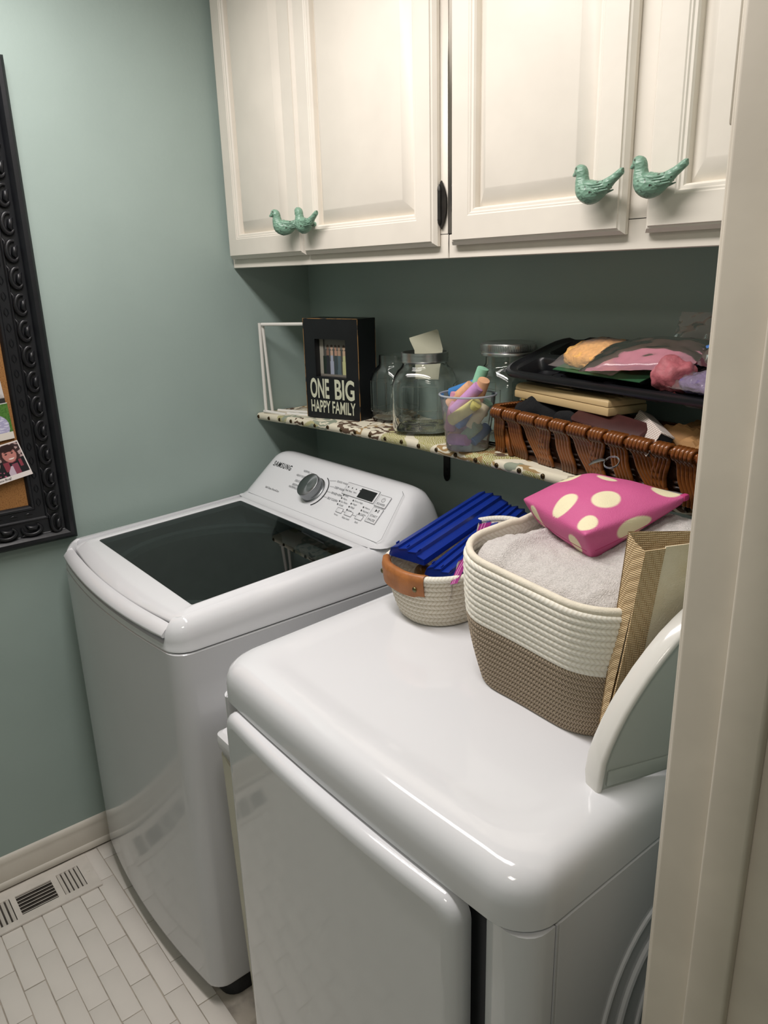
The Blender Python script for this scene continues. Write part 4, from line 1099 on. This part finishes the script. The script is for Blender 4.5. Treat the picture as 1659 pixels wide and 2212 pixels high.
# grey towel folded in the basket
TOWEL = mat('grey_terry', '#cfcac6', 0.95, var=0.14, vscale=330, bump=1.0, bscale=520, sheen=0.25)
tw = bpy.data.objects.new('t', None)
mb = MB(); n = 90; g = []
def towel_h(u, v):
    e = (1-abs(u)**5)*(1-abs(v)**5)
    fold = 0.010*math.exp(-((u+0.62+0.12*v)/0.10)**2)                      # rolled edge at the left
    ridge_ = 0.012*math.sin(3.0*u+1.4*v)+0.010*math.sin(4.1*v-1.0+u)
    back = 0.045*max(0.0, u*0.5+v*0.6)**1.3
    return 0.188+0.032*e**0.5+fold+ridge_*0.45+back-0.012*max(0, -v)*max(0, u+0.3)
for j in range(n+1):
    row_ = []
    for i in range(n+1):
        u, v = -1+2*i/n, -1+2*j/n
        x_ = 0.142*u*math.sqrt(1-0.25*v*v*v*v); y_ = 0.139*v*math.sqrt(1-0.25*u**4)
        nzv = noise.noise(Vector((u*38, v*38, 1)))*0.0012+noise.noise(Vector((u*9, v*9, 4)))*0.003
        # woven border bands
        bd = (u+0.55-0.08*v); band = -0.0022 if (0 < (bd*16) % 1 < 0.4 and -0.02 < bd < 0.26 and v > -0.35) else 0.0
        row_.append((x_, y_, towel_h(u, v)+nzv*(0.3 if -0.02 < bd < 0.26 else 1)+band))
    g.append(row_)
mb.loft(g, False, False, closed=False)
o = mb.build('towel', TOWEL, None, sharp=180); bpy.data.objects.remove(tw)
o.location = bbk.location+Vector((0,0,0.002)); o.rotation_euler = bbk.rotation_euler
tag(o, 'folded light grey terry towel filling the large rope basket', 'towel')

# pink polka-dot pouch
pouch = thing('pouch', 'pink zip pouch with cream polka dots lying on the grey towel', 'pouch', (1.35,-0.42,1.21))
PO = Vector((1.35,-0.42,1.21))
A = Vector((1.231,-0.427,1.243)); B = Vector((1.250,-0.292,1.262)); Cc = Vector((1.474,-0.347,1.283)); D = Vector((1.420,-0.514,1.248))
A2 = Vector((1.262,-0.418,1.203)); B2 = Vector((1.254,-0.296,1.246)); C2 = Vector((1.470,-0.350,1.270)); D2 = Vector((1.414,-0.482,1.198))
PINK, CREAMD = rgb('#c5598b'), rgb('#e4dab6')
dots = [(0.16,0.56,0.105,0.135),(0.42,0.93,0.11,0.10),(0.50,0.68,0.10,0.065),(0.88,0.92,0.10,0.12),(0.78,0.38,0.10,0.135),(0.56,0.12,0.095,0.13),(0.90,0.10,0.075,0.09)]
def bil(a, b_, c, d, u, v): return a*(1-u)*(1-v)+d*u*(1-v)+c*u*v+b_*(1-u)*v
def dcol(u, v, dl):
    m_ = 0.0
    for (du, dv, ru, rv) in dl:
        d = math.hypot((u-du)/ru, (v-dv)/rv); m_ = max(m_, min(1.0, max(0.0, (1.0-d)/0.10)))
    return tuple(PINK[i]*(1-m_)+CREAMD[i]*m_ for i in range(3))
POUCHM = mat_attr('pouch_cloth', 0.55, bump=0.35, bscale=700)
pv, pc_, pf = [], [], []
def pgrid(nu, nv_, pos, col):
    o_ = len(pv)
    for j in range(nv_+1):
        for i in range(nu+1):
            pv.append(pos(i/nu, j/nv_)); pc_.append(col(i/nu, j/nv_))
    for j in range(nv_):
        for i in range(nu): pf.append((o_+j*(nu+1)+i, o_+j*(nu+1)+i+1, o_+(j+1)*(nu+1)+i+1, o_+(j+1)*(nu+1)+i))
def ptop(u, v):
    k = (1-abs(2*u-1)**2.6)*(1-abs(2*v-1)**2.6)
    return bil(A, B, Cc, D, u, v)+Vector((0,0,0.027))*k+Vector((0,0,1))*noise.noise(Vector((u*3.5,v*3.5,2)))*0.006*k
def pbot(u, v): return bil(A2, B2, C2, D2, u, v)
def pside(a0, a1, b0, b1, bul):
    def pos(u, v):
        top = a0+(a1-a0)*u; bot = b0+(b1-b0)*u; p = bot+(top-bot)*v
        out = (p-Vector((1.36,-0.40,p.z))); out.z = 0
        return p+out.normalized()*bul*math.sin(math.pi*v)*math.sin(math.pi*u)**0.6
    return pos
NP, NS = 110, 22
pgrid(NP, NP, ptop, lambda u, v: dcol(u, v, dots)); pgrid(NP, NP, pbot, lambda u, v: PINK[:3])
pgrid(NP, NS, pside(A, D, A2, D2, 0.007), lambda u, v: dcol(u, v, [(0.20,0.56,0.085,0.42),(0.80,0.40,0.085,0.34)]))
pgrid(NP, NS, pside(D, Cc, D2, C2, 0.007), lambda u, v: dcol(u, v, [(0.44,0.54,0.17,0.42)]))
pgrid(NP, NS, pside(Cc, B, C2, B2, 0.003), lambda u, v: PINK[:3]); pgrid(NP, NS, pside(B, A, B2, A2, 0.006), lambda u, v: PINK[:3])
me = bpy.data.meshes.new('body'); me.from_pydata([tuple(p-PO) for p in pv], [], pf)
at = me.color_attributes.new('Col', 'FLOAT_COLOR', 'POINT'); fl_ = []
for c in pc_: fl_ += [c[0], c[1], c[2], 1.0]
at.data.foreach_set('color', fl_)
bm = bmesh.new(); bm.from_mesh(me); bmesh.ops.remove_doubles(bm, verts=bm.verts, dist=1e-5)
for _ in range(22): bmesh.ops.smooth_vert(bm, verts=bm.verts, factor=0.5, use_axis_x=True, use_axis_y=True, use_axis_z=True)
bmesh.ops.recalc_face_normals(bm, faces=bm.faces)
bm.to_mesh(me); bm.free(); me.polygons.foreach_set('use_smooth', [True]*len(me.polygons)); me.update()
put('body', me, POUCHM, pouch)
SEAM = mat('pink_piping', '#b83a72', 0.6, var=0.05)
def seam_(pts): MB().tube([Vector(p)-PO for p in pts], 0.0010, 6).build('seam', SEAM, pouch)
PCEN = Vector((1.36,-0.40,1.236))
sides_ = [pside(A, D, A2, D2, 0.007), pside(D, Cc, D2, C2, 0.007)]
def inw(p): return p+(PCEN-p).normalized()*0.0008
seam_([inw(sides_[0](u, 0.34)) for u in [0.05+0.9*i/14 for i in range(15)]]); seam_([inw(sides_[1](u, 0.34-0.1*u)) for u in [0.05+0.9*i/14 for i in range(15)]])
seam_([inw(D2*(1-t)+D*t+(PCEN-D).normalized()*0.004) for t in (0.08,0.2,0.34)])
zp = MB(); zp.tube([B+Vector((0.012,-0.003,-0.001))-PO, (B+Cc)*0.5+Vector((0,-0.003,0.000))-PO, Cc+Vector((-0.008,0.000,-0.002))-PO], 0.0024, 8); zp.build('zipper', mat('zip_tape', '#8c8a8c', 0.4, metal=0.5, var=0.2), pouch)
tb = MB(); tb.box((-0.005,-0.007,-0.005),(0.005,0.007,0.005), tf=Matrix.Translation(Cc+Vector((-0.005,0.0,-0.005))-PO)); tb = tb.bevel(0.003,2); tb.build('zip_tab', SEAM, pouch)
kr = thing('key_ring', 'steel split ring with a small clip beside the pink pouch zipper', 'key ring', (1.270,-0.262,1.272))
KRM = mat('ring_steel', '#a8aaac', 0.25, metal=1.0, var=0.1)
kr_ = MB()
for dz_ in (0,0.0016):
    kr_.tube([(0.013+0.0135*math.cos(2*math.pi*i/28),0.0135*math.sin(2*math.pi*i/28)*0.7+0.004,0.010+dz_+0.0135*math.sin(2*math.pi*i/28)*0.6) for i in range(28)], 0.0009, 6, loop=True)
kr_.build('ring', KRM, kr)
kc = MB(); kc.tube([(-0.030,0.0,0.000),(-0.022,0.002,0.006),(-0.008,0.003,0.012),(0.001,0.003,0.013)], [0.0016,0.0030,0.0030,0.0016], 8); kc.build('clip', KRM, kr)

# burlap tote
tote = thing('tote_bag', 'burlap tote bag with cream canvas front standing by the door jamb', 'bag', (1.525,-0.60,dryer_z(-0.6)))
TO = Vector((1.525,-0.60,dryer_z(-0.6)))
def burlap():
    m = mat('burlap', '#b98f5c', 0.9)
    nt = m.node_tree; N = nt.nodes; L = nt.links; b = N['Principled BSDF']
    tc = N.new('ShaderNodeTexCoord'); 
    def wv(dirn, sc__):
        w_ = N.new('ShaderNodeTexWave'); w_.bands_direction = dirn; w_.inputs['Scale'].default_value = sc__; w_.inputs['Distortion'].default_value = 0.8; w_.inputs['Detail'].default_value = 1
        L.new(tc.outputs['Object'], w_.inputs['Vector']); return w_.outputs['Fac']
    a, c, d = wv('Z', 120), wv('X', 230), wv('Y', 130)
    mn = N.new('ShaderNodeMath'); mn.operation = 'MINIMUM'; L.new(a, mn.inputs[0])
    av = N.new('ShaderNodeMath'); av.operation = 'MAXIMUM'; L.new(c, av.inputs[0]); L.new(d, av.inputs[1]); L.new(av.outputs[0], mn.inputs[1])
    cr = N.new('ShaderNodeValToRGB'); cr.color_ramp.elements[0].color = rgb('#a8865a'); cr.color_ramp.elements[0].position = 0.02; cr.color_ramp.elements[1].color = rgb('#e4cba2'); cr.color_ramp.elements[1].position = 0.5
    L.new(mn.outputs[0], cr.inputs[0]); L.new(cr.outputs[0], b.inputs['Base Color'])
    bp = N.new('ShaderNodeBump'); bp.inputs['Strength'].default_value = 0.8; bp.inputs['Distance'].default_value = 0.0015; L.new(mn.outputs[0], bp.inputs['Height']); L.new(bp.outputs['Normal'], b.inputs['Normal'])
    return m
BURLAP = burlap(); CANVAS = mat('cream_canvas', '#e6d9bf', 0.85, var=0.10, vscale=15, bump=0.4, bscale=600, color2='#d6c4a0', lo=0.45, hi=0.75)
dv_ = Vector((0.40,0.917,0)).normalized(); nv = Vector((0.917,-0.40,0)).normalized()
def tp_(s_, z, o_=0.0): return dv_*s_+nv*o_+Vector((0,0,z))
ztop = 1.268-TO.z
def lean(z): return 0.050*z/ztop-0.002
# front: burlap strip then canvas; a thin slab with thickness
def slab(mb, s0, s1, z0, z1, o0, o1, l0=None):
    c = []
    for z in (z0, z1):
        for (s_, o_) in ((s0,o0),(s1,o0),(s1,o1),(s0,o1)): c.append(tp_(s_+lean(z), z, o_+0.004*math.sin(z*14)))
    mb.add(c, [(0,1,2,3),(4,5,6,7),(0,1,5,4),(1,2,6,5),(2,3,7,6),(3,0,4,7)])
m_ = MB(); [slab(m_, -0.003, 0.026, ztop*i/12, ztop*(i+1)/12, -0.0012, 0.0012) for i in range(12)]; m_.build('burlap_strip', BURLAP, tote, smooth=False)
m_ = MB(); [slab(m_, 0.0262, 0.205, ztop*i/12, (ztop+0.002)*(i+1)/12, -0.0012, 0.0008) for i in range(12)]; m_.build('canvas_front', CANVAS, tote, smooth=False)
# back panel, higher, fanning away from the front at the left
m_ = MB(); r_a, r_b = [], []
bz = 1.283-TO.z
for i in range(13):
    t = i/12; z = bz*t
    go = -0.004-0.030*t**1.1
    r_a.append([tp_(-0.006+0.048*t, z, go), tp_(0.10+0.04*t, z*0.985, go*0.45), tp_(0.205+0.03*t, z*0.97, -0.006)])
m_.loft(r_a, False, False, closed=False); m_.loft([[p-nv*0.0022 for p in r] for r in r_a], False, False, closed=False)
m_.build('back_panel', BURLAP, tote, sharp=30)
m_ = MB(); gus = []
for i in range(13):
    t = i/12; z0_ = ztop*t; go = -0.004-0.030*t**1.1; zb = bz*t
    a = tp_(-0.003+lean(z0_), z0_, -0.001); c = tp_(-0.006+0.048*t, zb, go); mid = (a+c)*0.5-dv_*0.0025*t
    gus.append([a, mid, c])
m_.loft(gus, False, False, closed=False); m_.build('side_gusset', BURLAP, tote, sharp=30)

# white curved panel at the dryer's right edge
pan = thing('curved_panel', 'white plastic panel with a thick curved rim standing at the right edge of the dryer', 'panel', (1.562,-0.660,0.9775))
GLW = mat('glossy_white_plastic', '#dcdad4', 0.14, var=0.02, coat=0.3)
pd = Vector((0.33,0.944,0)).normalized(); pn = Vector((0.944,-0.33,0)).normalized()
curve = [(0.008,0.004),(0.010,0.020),(0.013,0.045),(0.020,0.065),(0.029,0.085),(0.040,0.106),(0.053,0.126),(0.068,0.147),(0.085,0.167),(0.103,0.186),(0.122,0.202),(0.145,0.219),(0.175,0.233),(0.21,0.242)]
def P3(s_, h_, o_): return pd*s_+pn*o_+Vector((0,0,h_))
pl = [P3(s_,h_,0) for s_, h_ in curve]+[P3(0.21,0.016,0)]
m_ = MB(); m_.prism(pl, -pn*0.003); m_.build('plate', mat('grey_white_plastic', '#b9beb8', 0.2, var=0.03), pan, smooth=False)
# lower lip of the plate
m_ = MB(); m_.prism([P3(0.014,0.012,0.0002),P3(0.21,0.016,0.0002),P3(0.21,0.032,0.0002),P3(0.016,0.032,0.0002)], pn*0.0035); m_ = m_.bevel(0.001,2); m_.build('lower_lip', mat('grey_white_plastic_lip', '#aab0aa', 0.2, var=0.03), pan)
# rim: swept section, standing out to both sides and flaring at the foot
rings = []; cv = [Vector((a, b_)) for a, b_ in curve]; cv.insert(0, Vector((0.007,-0.0005)))
for i, q in enumerate(cv):
    t = (cv[min(i+1,len(cv)-1)]-cv[max(i-1,0)]).normalized(); nrm = Vector((-t.y, t.x))   # outwards, up-left
    sec = [(-0.026,0.0050),(-0.0255,0.0085),(-0.020,0.0105),(0.000,0.0095),(0.0035,0.0075),(0.0042,0.0040),(0.0030,0.0008),(0.0005,-0.0005),(-0.022,0.0020)]
    k = 1.0 if i > 1 else 0.85
    rings.append([P3(q.x+nrm.x*b_*k, q.y+nrm.y*b_*k, a*k) for a, b_ in sec])
m_ = MB(); m_.loft(rings); m_.build('rim', GLW, pan, sharp=50)

# small oval rope basket
SBX, SBY = 1.055, -0.378
sbk = thing('rope_basket', 'small oval oat-coloured rope basket with a tan leather handle', 'basket', (SBX, SBY, dryer_z(SBY)+0.001))
sbk.rotation_euler = (TILT, 0, math.radians(-8))
SHH = 0.094
def small(t): return 0.074+0.022*t**0.7, 0.128+0.024*t**0.7, 0.066+0.020*t**0.7
def ssag(x, y): return 0.004*abs(y/0.15)+0.018*max(0,y/0.15)
m_ = MB(); coils(m_, 0.0050, SHH-0.002, 0.0092, small, 0.0060, 0.002, ssag, SHH, 5); m_.loft([basket_path(0.070,0.124,0.062,z) for z in (0.0008,0.004)]); m_.build('coiled_body', ROPE_S, sbk, sharp=80)
m_ = MB(); m_.tube(basket_path(0.0965,0.1525,0.086,SHH+0.002,ssag), 0.0062, 10, loop=True); m_.build('rim', ROPE_W, sbk, sharp=80)
m_ = MB(); m_.loft([basket_path(small(t)[0]-0.005, small(t)[1]-0.005, small(t)[2]-0.004, t*SHH, (lambda x, y: ssag(x,y)*t)) for t in (0.02,0.4,0.99)], False, False); m_.build('lining', ROPE_S, sbk, sharp=80)
LEATH = mat('tan_leather', '#a5693a', 0.45, var=0.18, vscale=35, bump=0.25, bscale=180)
# strap folded over the front rim
rings = []
def front_pt(a, hw, hd, cr):      # a: -1..1 across the front end of the oval
    x_ = a*0.066; ex = max(0.0, abs(x_)-(hw-cr)); y_ = -(hd-cr)-math.sqrt(max(1e-6, cr*cr-ex*ex)); return x_, y_
for i in range(17):
    a = -1+2*i/16
    x_, y_ = front_pt(a, 0.0965, 0.1525, 0.086)
    zr = SHH+0.002+ssag(x_, y_)
    ends = 1.0 if 1 < i < 15 else 0.9
    sec = [(0.0100,-0.030),(0.0085,-0.004),(0.0060,0.0065),(0.0005,0.0088),(-0.0065,0.0066),(-0.0090,-0.004),(-0.0085,-0.018),(-0.0070,-0.034*ends),(-0.0052,-0.034*ends),(-0.0068,-0.018),(-0.0073,-0.004),(-0.0050,0.0052),(0.0005,0.0070),(0.0045,0.0050),(0.0068,-0.004),(0.0082,-0.030)]
    nrm = Vector((x_*0.6, y_, 0)).normalized()
    rings.append([Vector((x_, y_, zr))-nrm*0.0+Vector((-nrm.x*q[0], -nrm.y*q[0], q[1])) for q in sec])
m_ = MB(); m_.loft(rings); hl = m_.build('handle', LEATH, sbk, sharp=60); hl['label'] = 'tan leather handle folded over the rim'
for a in (-0.80, 0.80):
    x_, y_ = front_pt(a, 0.0965, 0.1525, 0.086); nrm = Vector((x_*0.6, y_, 0)).normalized()
    m_ = MB(); m_.lathe([(0.0001,0.0030),(0.0030,0.0026),(0.0046,0.0012),(0.0050,0.0)], 14, tf=Matrix.Translation(Vector((x_,y_,SHH-0.012))+nrm*0.0088) @ nrm.to_track_quat('Z','Y').to_matrix().to_4x4())
    o = m_.build('rivet', mat('rivet_brass', '#6f6a4a', 0.35, metal=0.9, var=0.2), hl)
# blue plastic trays
BLUE = mat('blue_plastic', '#12308e', 0.32, var=0.06, vscale=20, bump=0.05)
def blue_tray(label, p0, p1, wdt, roll, hgt):
    p0, p1 = Vector(p0), Vector(p1); ax = (p1-p0); Ln = ax.length; ax.normalize()
    root = thing('blue_tray', label, 'tray', p0, 0, 'blue plastic trays in the small basket')
    up_ = Vector((0,0,1)); side_ = ax.cross(up_).normalized(); upv = side_.cross(ax).normalized()
    Mx = Matrix((side_, ax, upv)).transposed().to_4x4() @ Matrix.Rotation(roll, 4, 'Y')
    root.matrix_basis = Matrix.Translation(p0) @ Mx
    w2 = wdt/2
    # stepped corrugated section, open below
    pr = [(-w2,-hgt),(-w2*0.90,-0.007),(-w2*0.52,0.001),(-w2*0.47,-0.0035),(-w2*0.02,0.003),(w2*0.04,-0.0025),(w2*0.50,0.002),(w2*0.56,-0.005),(w2*0.94,-0.008),(w2,-hgt*0.75)]
    inner = [(x_*0.97, z-0.0022) for x_, z in reversed(pr)]
    outl = pr+inner
    m_ = MB(); rings = [[(x_, L__, z*(1.0 if L__ > 0.001 else 0.9)) for x_, z in outl] for L__ in (0.0, 0.004, Ln*0.5, Ln-0.003, Ln)]
    m_.loft(rings); m_.build('shell', BLUE, root, sharp=25)
    e = MB(); e.prism([(x_, 0.0035, z-0.001) for x_, z in pr], (0,-0.003,0)); e.build('end_wall', BLUE, root, sharp=25)
    for k, xx in enumerate((-w2*0.72, -w2*0.13, w2*0.5)):
        r_ = MB(); r_.box((xx-0.001,0.006,0.0),(xx+0.001,0.016,0.0042)); r_ = r_.bevel(0.0006,1); r_.build('nub', BLUE, root)
    return root
blue_tray('upper blue corrugated plastic tray leaning out of the small rope basket', (1.010,-0.487,1.108), (0.926,-0.165,1.134), 0.080, math.radians(8), 0.024)
blue_tray('lower blue plastic tray wedged beside the zip bag in the small basket', (1.090,-0.476,1.088), (0.985,-0.150,1.114), 0.062, math.radians(12), 0.022)
# zip bag
zb = thing('zip_bag', 'clear zip bag with a magenta zipper strip in the small basket', 'bag', (1.10,-0.43,1.05))
ZO = Vector((1.10,-0.43,1.05))
MAG = mat('magenta_strip', '#8c2470', 0.35, var=0.15, vscale=30)
ZF = mat_thin('zip_film', (0.95,0.93,0.96,1), 0.1, 1.25, 0.14, '#e8dcec')
a0 = Vector((1.139,-0.500,1.083)); a1 = Vector((1.050,-0.335,1.130)); wv_ = Vector((0.015,0.017,0.004))
rows_ = []
for i in range(21):
    t = i/20; p = a0+(a1-a0)*t+Vector((0,0,0.006*math.sin(t*7))); rows_.append([p-ZO, p+wv_*(0.55+0.45*t)-ZO])
m_ = MB(); m_.loft(rows_, False, False, closed=False); m_.loft([[q+Vector((0.0008,-0.0008,0)) for q in r] for r in rows_], False, False, closed=False); m_.build('zip_strip', MAG, zb, sharp=60)
for off in (0.25, 0.5):
    m_ = MB(); m_.tube([r[0].lerp(r[1], off)+Vector((0.0010,-0.0012,0)) for r in rows_], 0.0008, 6); m_.build('zip_track', mat('zip_track_pink', '#d98cc0', 0.4, var=0.05), zb)
g = []
for j in range(9):
    v = j/8; g.append([r[0]+Vector((-0.012*v+0.004*math.sin(i*0.9+v*5), 0.010*v, -0.052*v+0.003*math.sin(i*1.3))) for i, r in enumerate(rows_)])
m_ = MB(); m_.loft(g, False, False, closed=False); m_.build('film', ZF, zb, sharp=120)
# amber bottle lying in the small basket
bt = thing('amber_bottle', 'small amber bottle lying under the blue trays in the small basket', 'bottle', (1.035,-0.455,1.052), math.radians(70))
m_ = MB(); Tm = Matrix.Rotation(math.radians(90), 4, 'X')
m_.lathe([(0.0001,-0.035),(0.016,-0.035),(0.017,-0.033),(0.017,0.018),(0.009,0.028),(0.008,0.034),(0.0001,0.034)], 24, tf=Tm); m_.build('body', mat('amber', '#7a5218', 0.15, var=0.2), bt)
m_ = MB(); m_.lathe([(0.0001,0.0345),(0.0095,0.0345),(0.0095,0.046),(0.0001,0.046)], 20, tf=Tm); m_.build('cap', PLASTIC_W, bt)

# ------------------------------------------------------------------ cork board on the left wall
CBY1, CBZ0, CBZ1, CBY0 = -0.790, 0.958, 2.083, -1.560
cork = thing('cork_board', 'cork board in a wide carved black frame hung on the green wall', 'cork board', (0.0, -1.175, CBZ0))
def K_(x, y, z): return (x, y+1.175, z-CBZ0)
BFR = mat('black_carved_wood', '#15161a', 0.38, var=0.2, vscale=25, bump=0.08, bscale=90)
fr = MB(); rings = []
for d, xv in ((0.004,0.002),(0.0,0.006),(0.0,0.022),(0.003,0.031),(0.010,0.0365),(0.019,0.036),(0.026,0.030),(0.028,0.025),(0.030,0.0235),(0.064,0.0215),(0.066,0.025),(0.069,0.0255),(0.072,0.0215),(0.092,0.0185),(0.094,0.0205),(0.099,0.0200),(0.104,0.014),(0.105,0.008)):
    rings.append([K_(xv,CBY0+d,CBZ0+d),K_(xv,CBY1-d,CBZ0+d),K_(xv,CBY1-d,CBZ1-d),K_(xv,CBY0+d,CBZ1-d)])
fr.loft(rings, False, False); fr.build('frame', BFR, cork, sharp=35)
CORKM = mat('cork', '#9a6c3c', 0.85, color2='#7a5028', vscale=380, lo=0.5, hi=0.68, bump=0.4, bscale=350)
m_ = MB(); m_.box(K_(0.0015,CBY0+0.09,CBZ0+0.09), K_(0.010,CBY1-0.09,CBZ1-0.09)); m_.build('cork_sheet', CORKM, cork, smooth=False)
# carved scroll repeated along the frame
def scroll_mesh():
    m = MB()
    pts = []; rad = []
    for i in range(15):
        t = i/14; a = math.radians(70+250*t); q = 0.0155*(1-0.28*t)
        pts.append((0.0035+0.002*math.sin(t*3.1), q*math.cos(a)*0.95, q*math.sin(a)*1.35)); rad.append(0.0030+0.0022*math.sin(math.pi*t))
    m.tube(pts, rad, 8)
    # inner shell
    m.tube([(0.002,0.010,0.012),(0.006,0.003,0.006),(0.0065,0.001,-0.004),(0.002,0.008,-0.014)], [0.001,0.0058,0.0062,0.001], 8)
    m.tube([(0.001,-0.017,0.026),(0.0035,-0.0135,0.019),(0.002,-0.016,0.006)], [0.0008,0.0036,0.0008], 6)
    me = m.mesh('carved_scroll', 70); me.materials.append(BFR); return me
scr = scroll_mesh()
def scroll(y, z, rot):
    o = bpy.data.objects.new('carved_scroll', scr); COL.objects.link(o); o.parent = cork; o.location = K_(0.0225, y, z); o.rotation_euler = (rot,0,0); o.scale = (1.15,1.12,1.22)
pit = 0.0605
nz_ = int((CBZ1-CBZ0-0.07)/pit)
for i in range(nz_+1): scroll(CBY1-0.047, CBZ0+0.047+i*pit, 0)
for i in range(5): scroll(CBY1-0.047-(i+1)*pit, CBZ0+0.047, math.radians(90))
def leaf_mesh():
    m = MB()
    for s_ in (-1,1): m.tube([(0.0,0.0,-0.011),(0.0012,s_*0.0045,-0.002),(0.0012,s_*0.0035,0.005),(0.0,0.0,0.011)], [0.0005,0.0013,0.0013,0.0005], 5)
    me = m.mesh('carved_leaf', 70); me.materials.append(BFR); return me
lf = leaf_mesh()
for i in range(26):
    o = bpy.data.objects.new('carved_leaf', lf); COL.objects.link(o); o.parent = cork; o.location = K_(0.0202, CBY1-0.082, CBZ0+0.11+i*0.036)
for i in range(6):
    o = bpy.data.objects.new('carved_leaf', lf); COL.objects.link(o); o.parent = cork; o.location = K_(0.0202, CBY1-0.11-i*0.036, CBZ0+0.082); o.rotation_euler = (math.radians(90),0,0)
# pinned photo cards
CARDM = mat_attr('card_print', 0.22)
def ell(u, v, cx, cy, rx, ry): return ((u-cx)/rx)**2+((v-cy)/ry)**2 < 1
def portrait(u, v):
    c = C_('#e6ddd8')
    if v < 0.135: return C_('#e9e0dc')
    if v > 0.97 or u > 0.985: return C_('#e9e0dc')
    c = C_('#3a2a2c') if noise.noise(Vector((u*14, v*14, 3))) < 0.05 else C_('#b79a98')
    if v < 0.55: c = C_('#16161a')
    # smiling woman, long dark hair, dark jacket, rose blouse
    if ell(u,v,0.785,0.72,0.14,0.26) or (v < 0.72 and 0.64 < u < 0.73 and v > 0.25) or (v < 0.70 and 0.88 < u < 0.93 and v > 0.30): c = C_('#3c2324') if v > 0.5 else C_('#8a3a46')
    if v < 0.42 and 0.76 < u < 0.86: c = C_('#8a4456')
    if 0.67 < u < 0.77 and v < 0.38 and (u-0.67)*3 < 0.30 and v < 0.20+(u-0.66)*2.2: c = C_('#c9b6c4')
    if ell(u,v,0.79,0.68,0.105,0.20): c = C_('#c07f76')
    if ell(u,v,0.79,0.86,0.12,0.09) : c = C_('#2c1a1a')
    for ex in (0.745,0.84):
        if ell(u,v,ex,0.715,0.020,0.020): c = C_('#2a1a1c')
        if ell(u,v,ex,0.765,0.028,0.012): c = C_('#55302c')
    if ell(u,v,0.80,0.575,0.042,0.026): c = C_('#f0e2dc')
    if ell(u,v,0.80,0.600,0.046,0.016): c = C_('#c07f76')
    # second face further left
    if ell(u,v,0.50,0.56,0.10,0.22): c = C_('#d8c4b0')
    if ell(u,v,0.49,0.52,0.075,0.17): c = C_('#b0625c')
    if ell(u,v,0.515,0.565,0.016,0.022): c = C_('#2a1a1c')
    if 0.42 < u < 0.62 and v < 0.30: c = C_('#1a1518') if noise.noise(Vector((u*22,v*22,1))) < 0.15 else C_('#b05a78')
    return c
def card(name, label, corners, fcol, thick=0.0006, nx=150, ny=110, bend=0.0):
    bl, br_, tr2, tl = [Vector(c) for c in corners]
    o0 = (bl+br_+tr2+tl)/4
    root = thing(name, label, 'photo', o0)
    def pos(u, v):
        p = bl*(1-u)*(1-v)+br_*u*(1-v)+tr2*u*v+tl*(1-u)*v; return p-o0+Vector((bend*math.sin(math.pi*u)*0.5,0,0))
    shade_grid('print', nx, ny, pos, fcol, CARDM, root)
    m = MB(); q = [pos(0,0),pos(1,0),pos(1,1),pos(0,1)]; m.prism([p+Vector((-0.0003,0,0)) for p in q], (-thick,0,0)); m.build('card_stock', mat('card_white', '#e6dfda', 0.4, var=0.03), root, smooth=False)
    return root
br_ = Vector((0.0275,-0.875,1.145)); dy = Vector((0,-0.078,-0.0135)).normalized(); upc_ = Vector((-0.02,-0.25,0.97)).normalized()
wl, hl_ = 0.150, 0.092
pc = card('photo_card', 'tilted photo card of a smiling woman in a dark jacket with a caption', [br_+dy*wl, br_, br_+upc_*hl_, br_+dy*wl+upc_*hl_], portrait)
cap_ = MB(); o0 = pc.location
add_text(cap_, 'Kate-Bug!', br_+dy*0.0845+upc_*0.0030-o0+Vector((0.0006,0,0)), -dy, upc_, 0.0345, 0.0065, 0.0, 0)
cap_.build('caption', PRINT_BLACK, pc, smooth=False)
def boy(u, v):
    c = C_('#4f7a35') if noise.noise(Vector((u*30,v*30,5))) > -0.1 else C_('#3f6a2a')
    if v < 0.20: return C_('#ded7cd')
    if ell(u,v,0.70,0.36,0.26,0.36): c = C_('#a9a5c4') if noise.noise(Vector((u*9,v*26,2))) < 0.1 else C_('#cfcde0')
    if ell(u,v,0.62,0.72,0.13,0.22): c = C_('#c98d72')
    if ell(u,v,0.60,0.86,0.15,0.13): c = C_('#7a4a2a')
    if v > 0.975: c = C_('#d9d9d9')
    return c
c2r = Vector((0.0160,-0.900,1.238))
card('photo_print', 'photo of a child in a pale shirt on grass, above the woman card', [c2r+Vector((0,-0.13,-0.012)), c2r+Vector((0,0,0)), c2r+Vector((-0.001,-0.004,0.088)), c2r+Vector((-0.001,-0.134,0.076))], boy, nx=100, ny=80)
def grey(u, v):
    if v < 0.14: return C_('#2b2a2a')
    return C_('#c9c4c2') if noise.noise(Vector((u*5,v*5,2))) < 0.2 else C_('#b3adaa')
c3r = Vector((0.0140,-0.9060,1.322))
card('photo_print', 'pale grey photo print at the top of the pinned cards', [c3r+Vector((0,-0.12,-0.008)), c3r, c3r+Vector((-0.001,-0.008,0.115)), c3r+Vector((-0.001,-0.128,0.107))], grey, nx=40, ny=40)
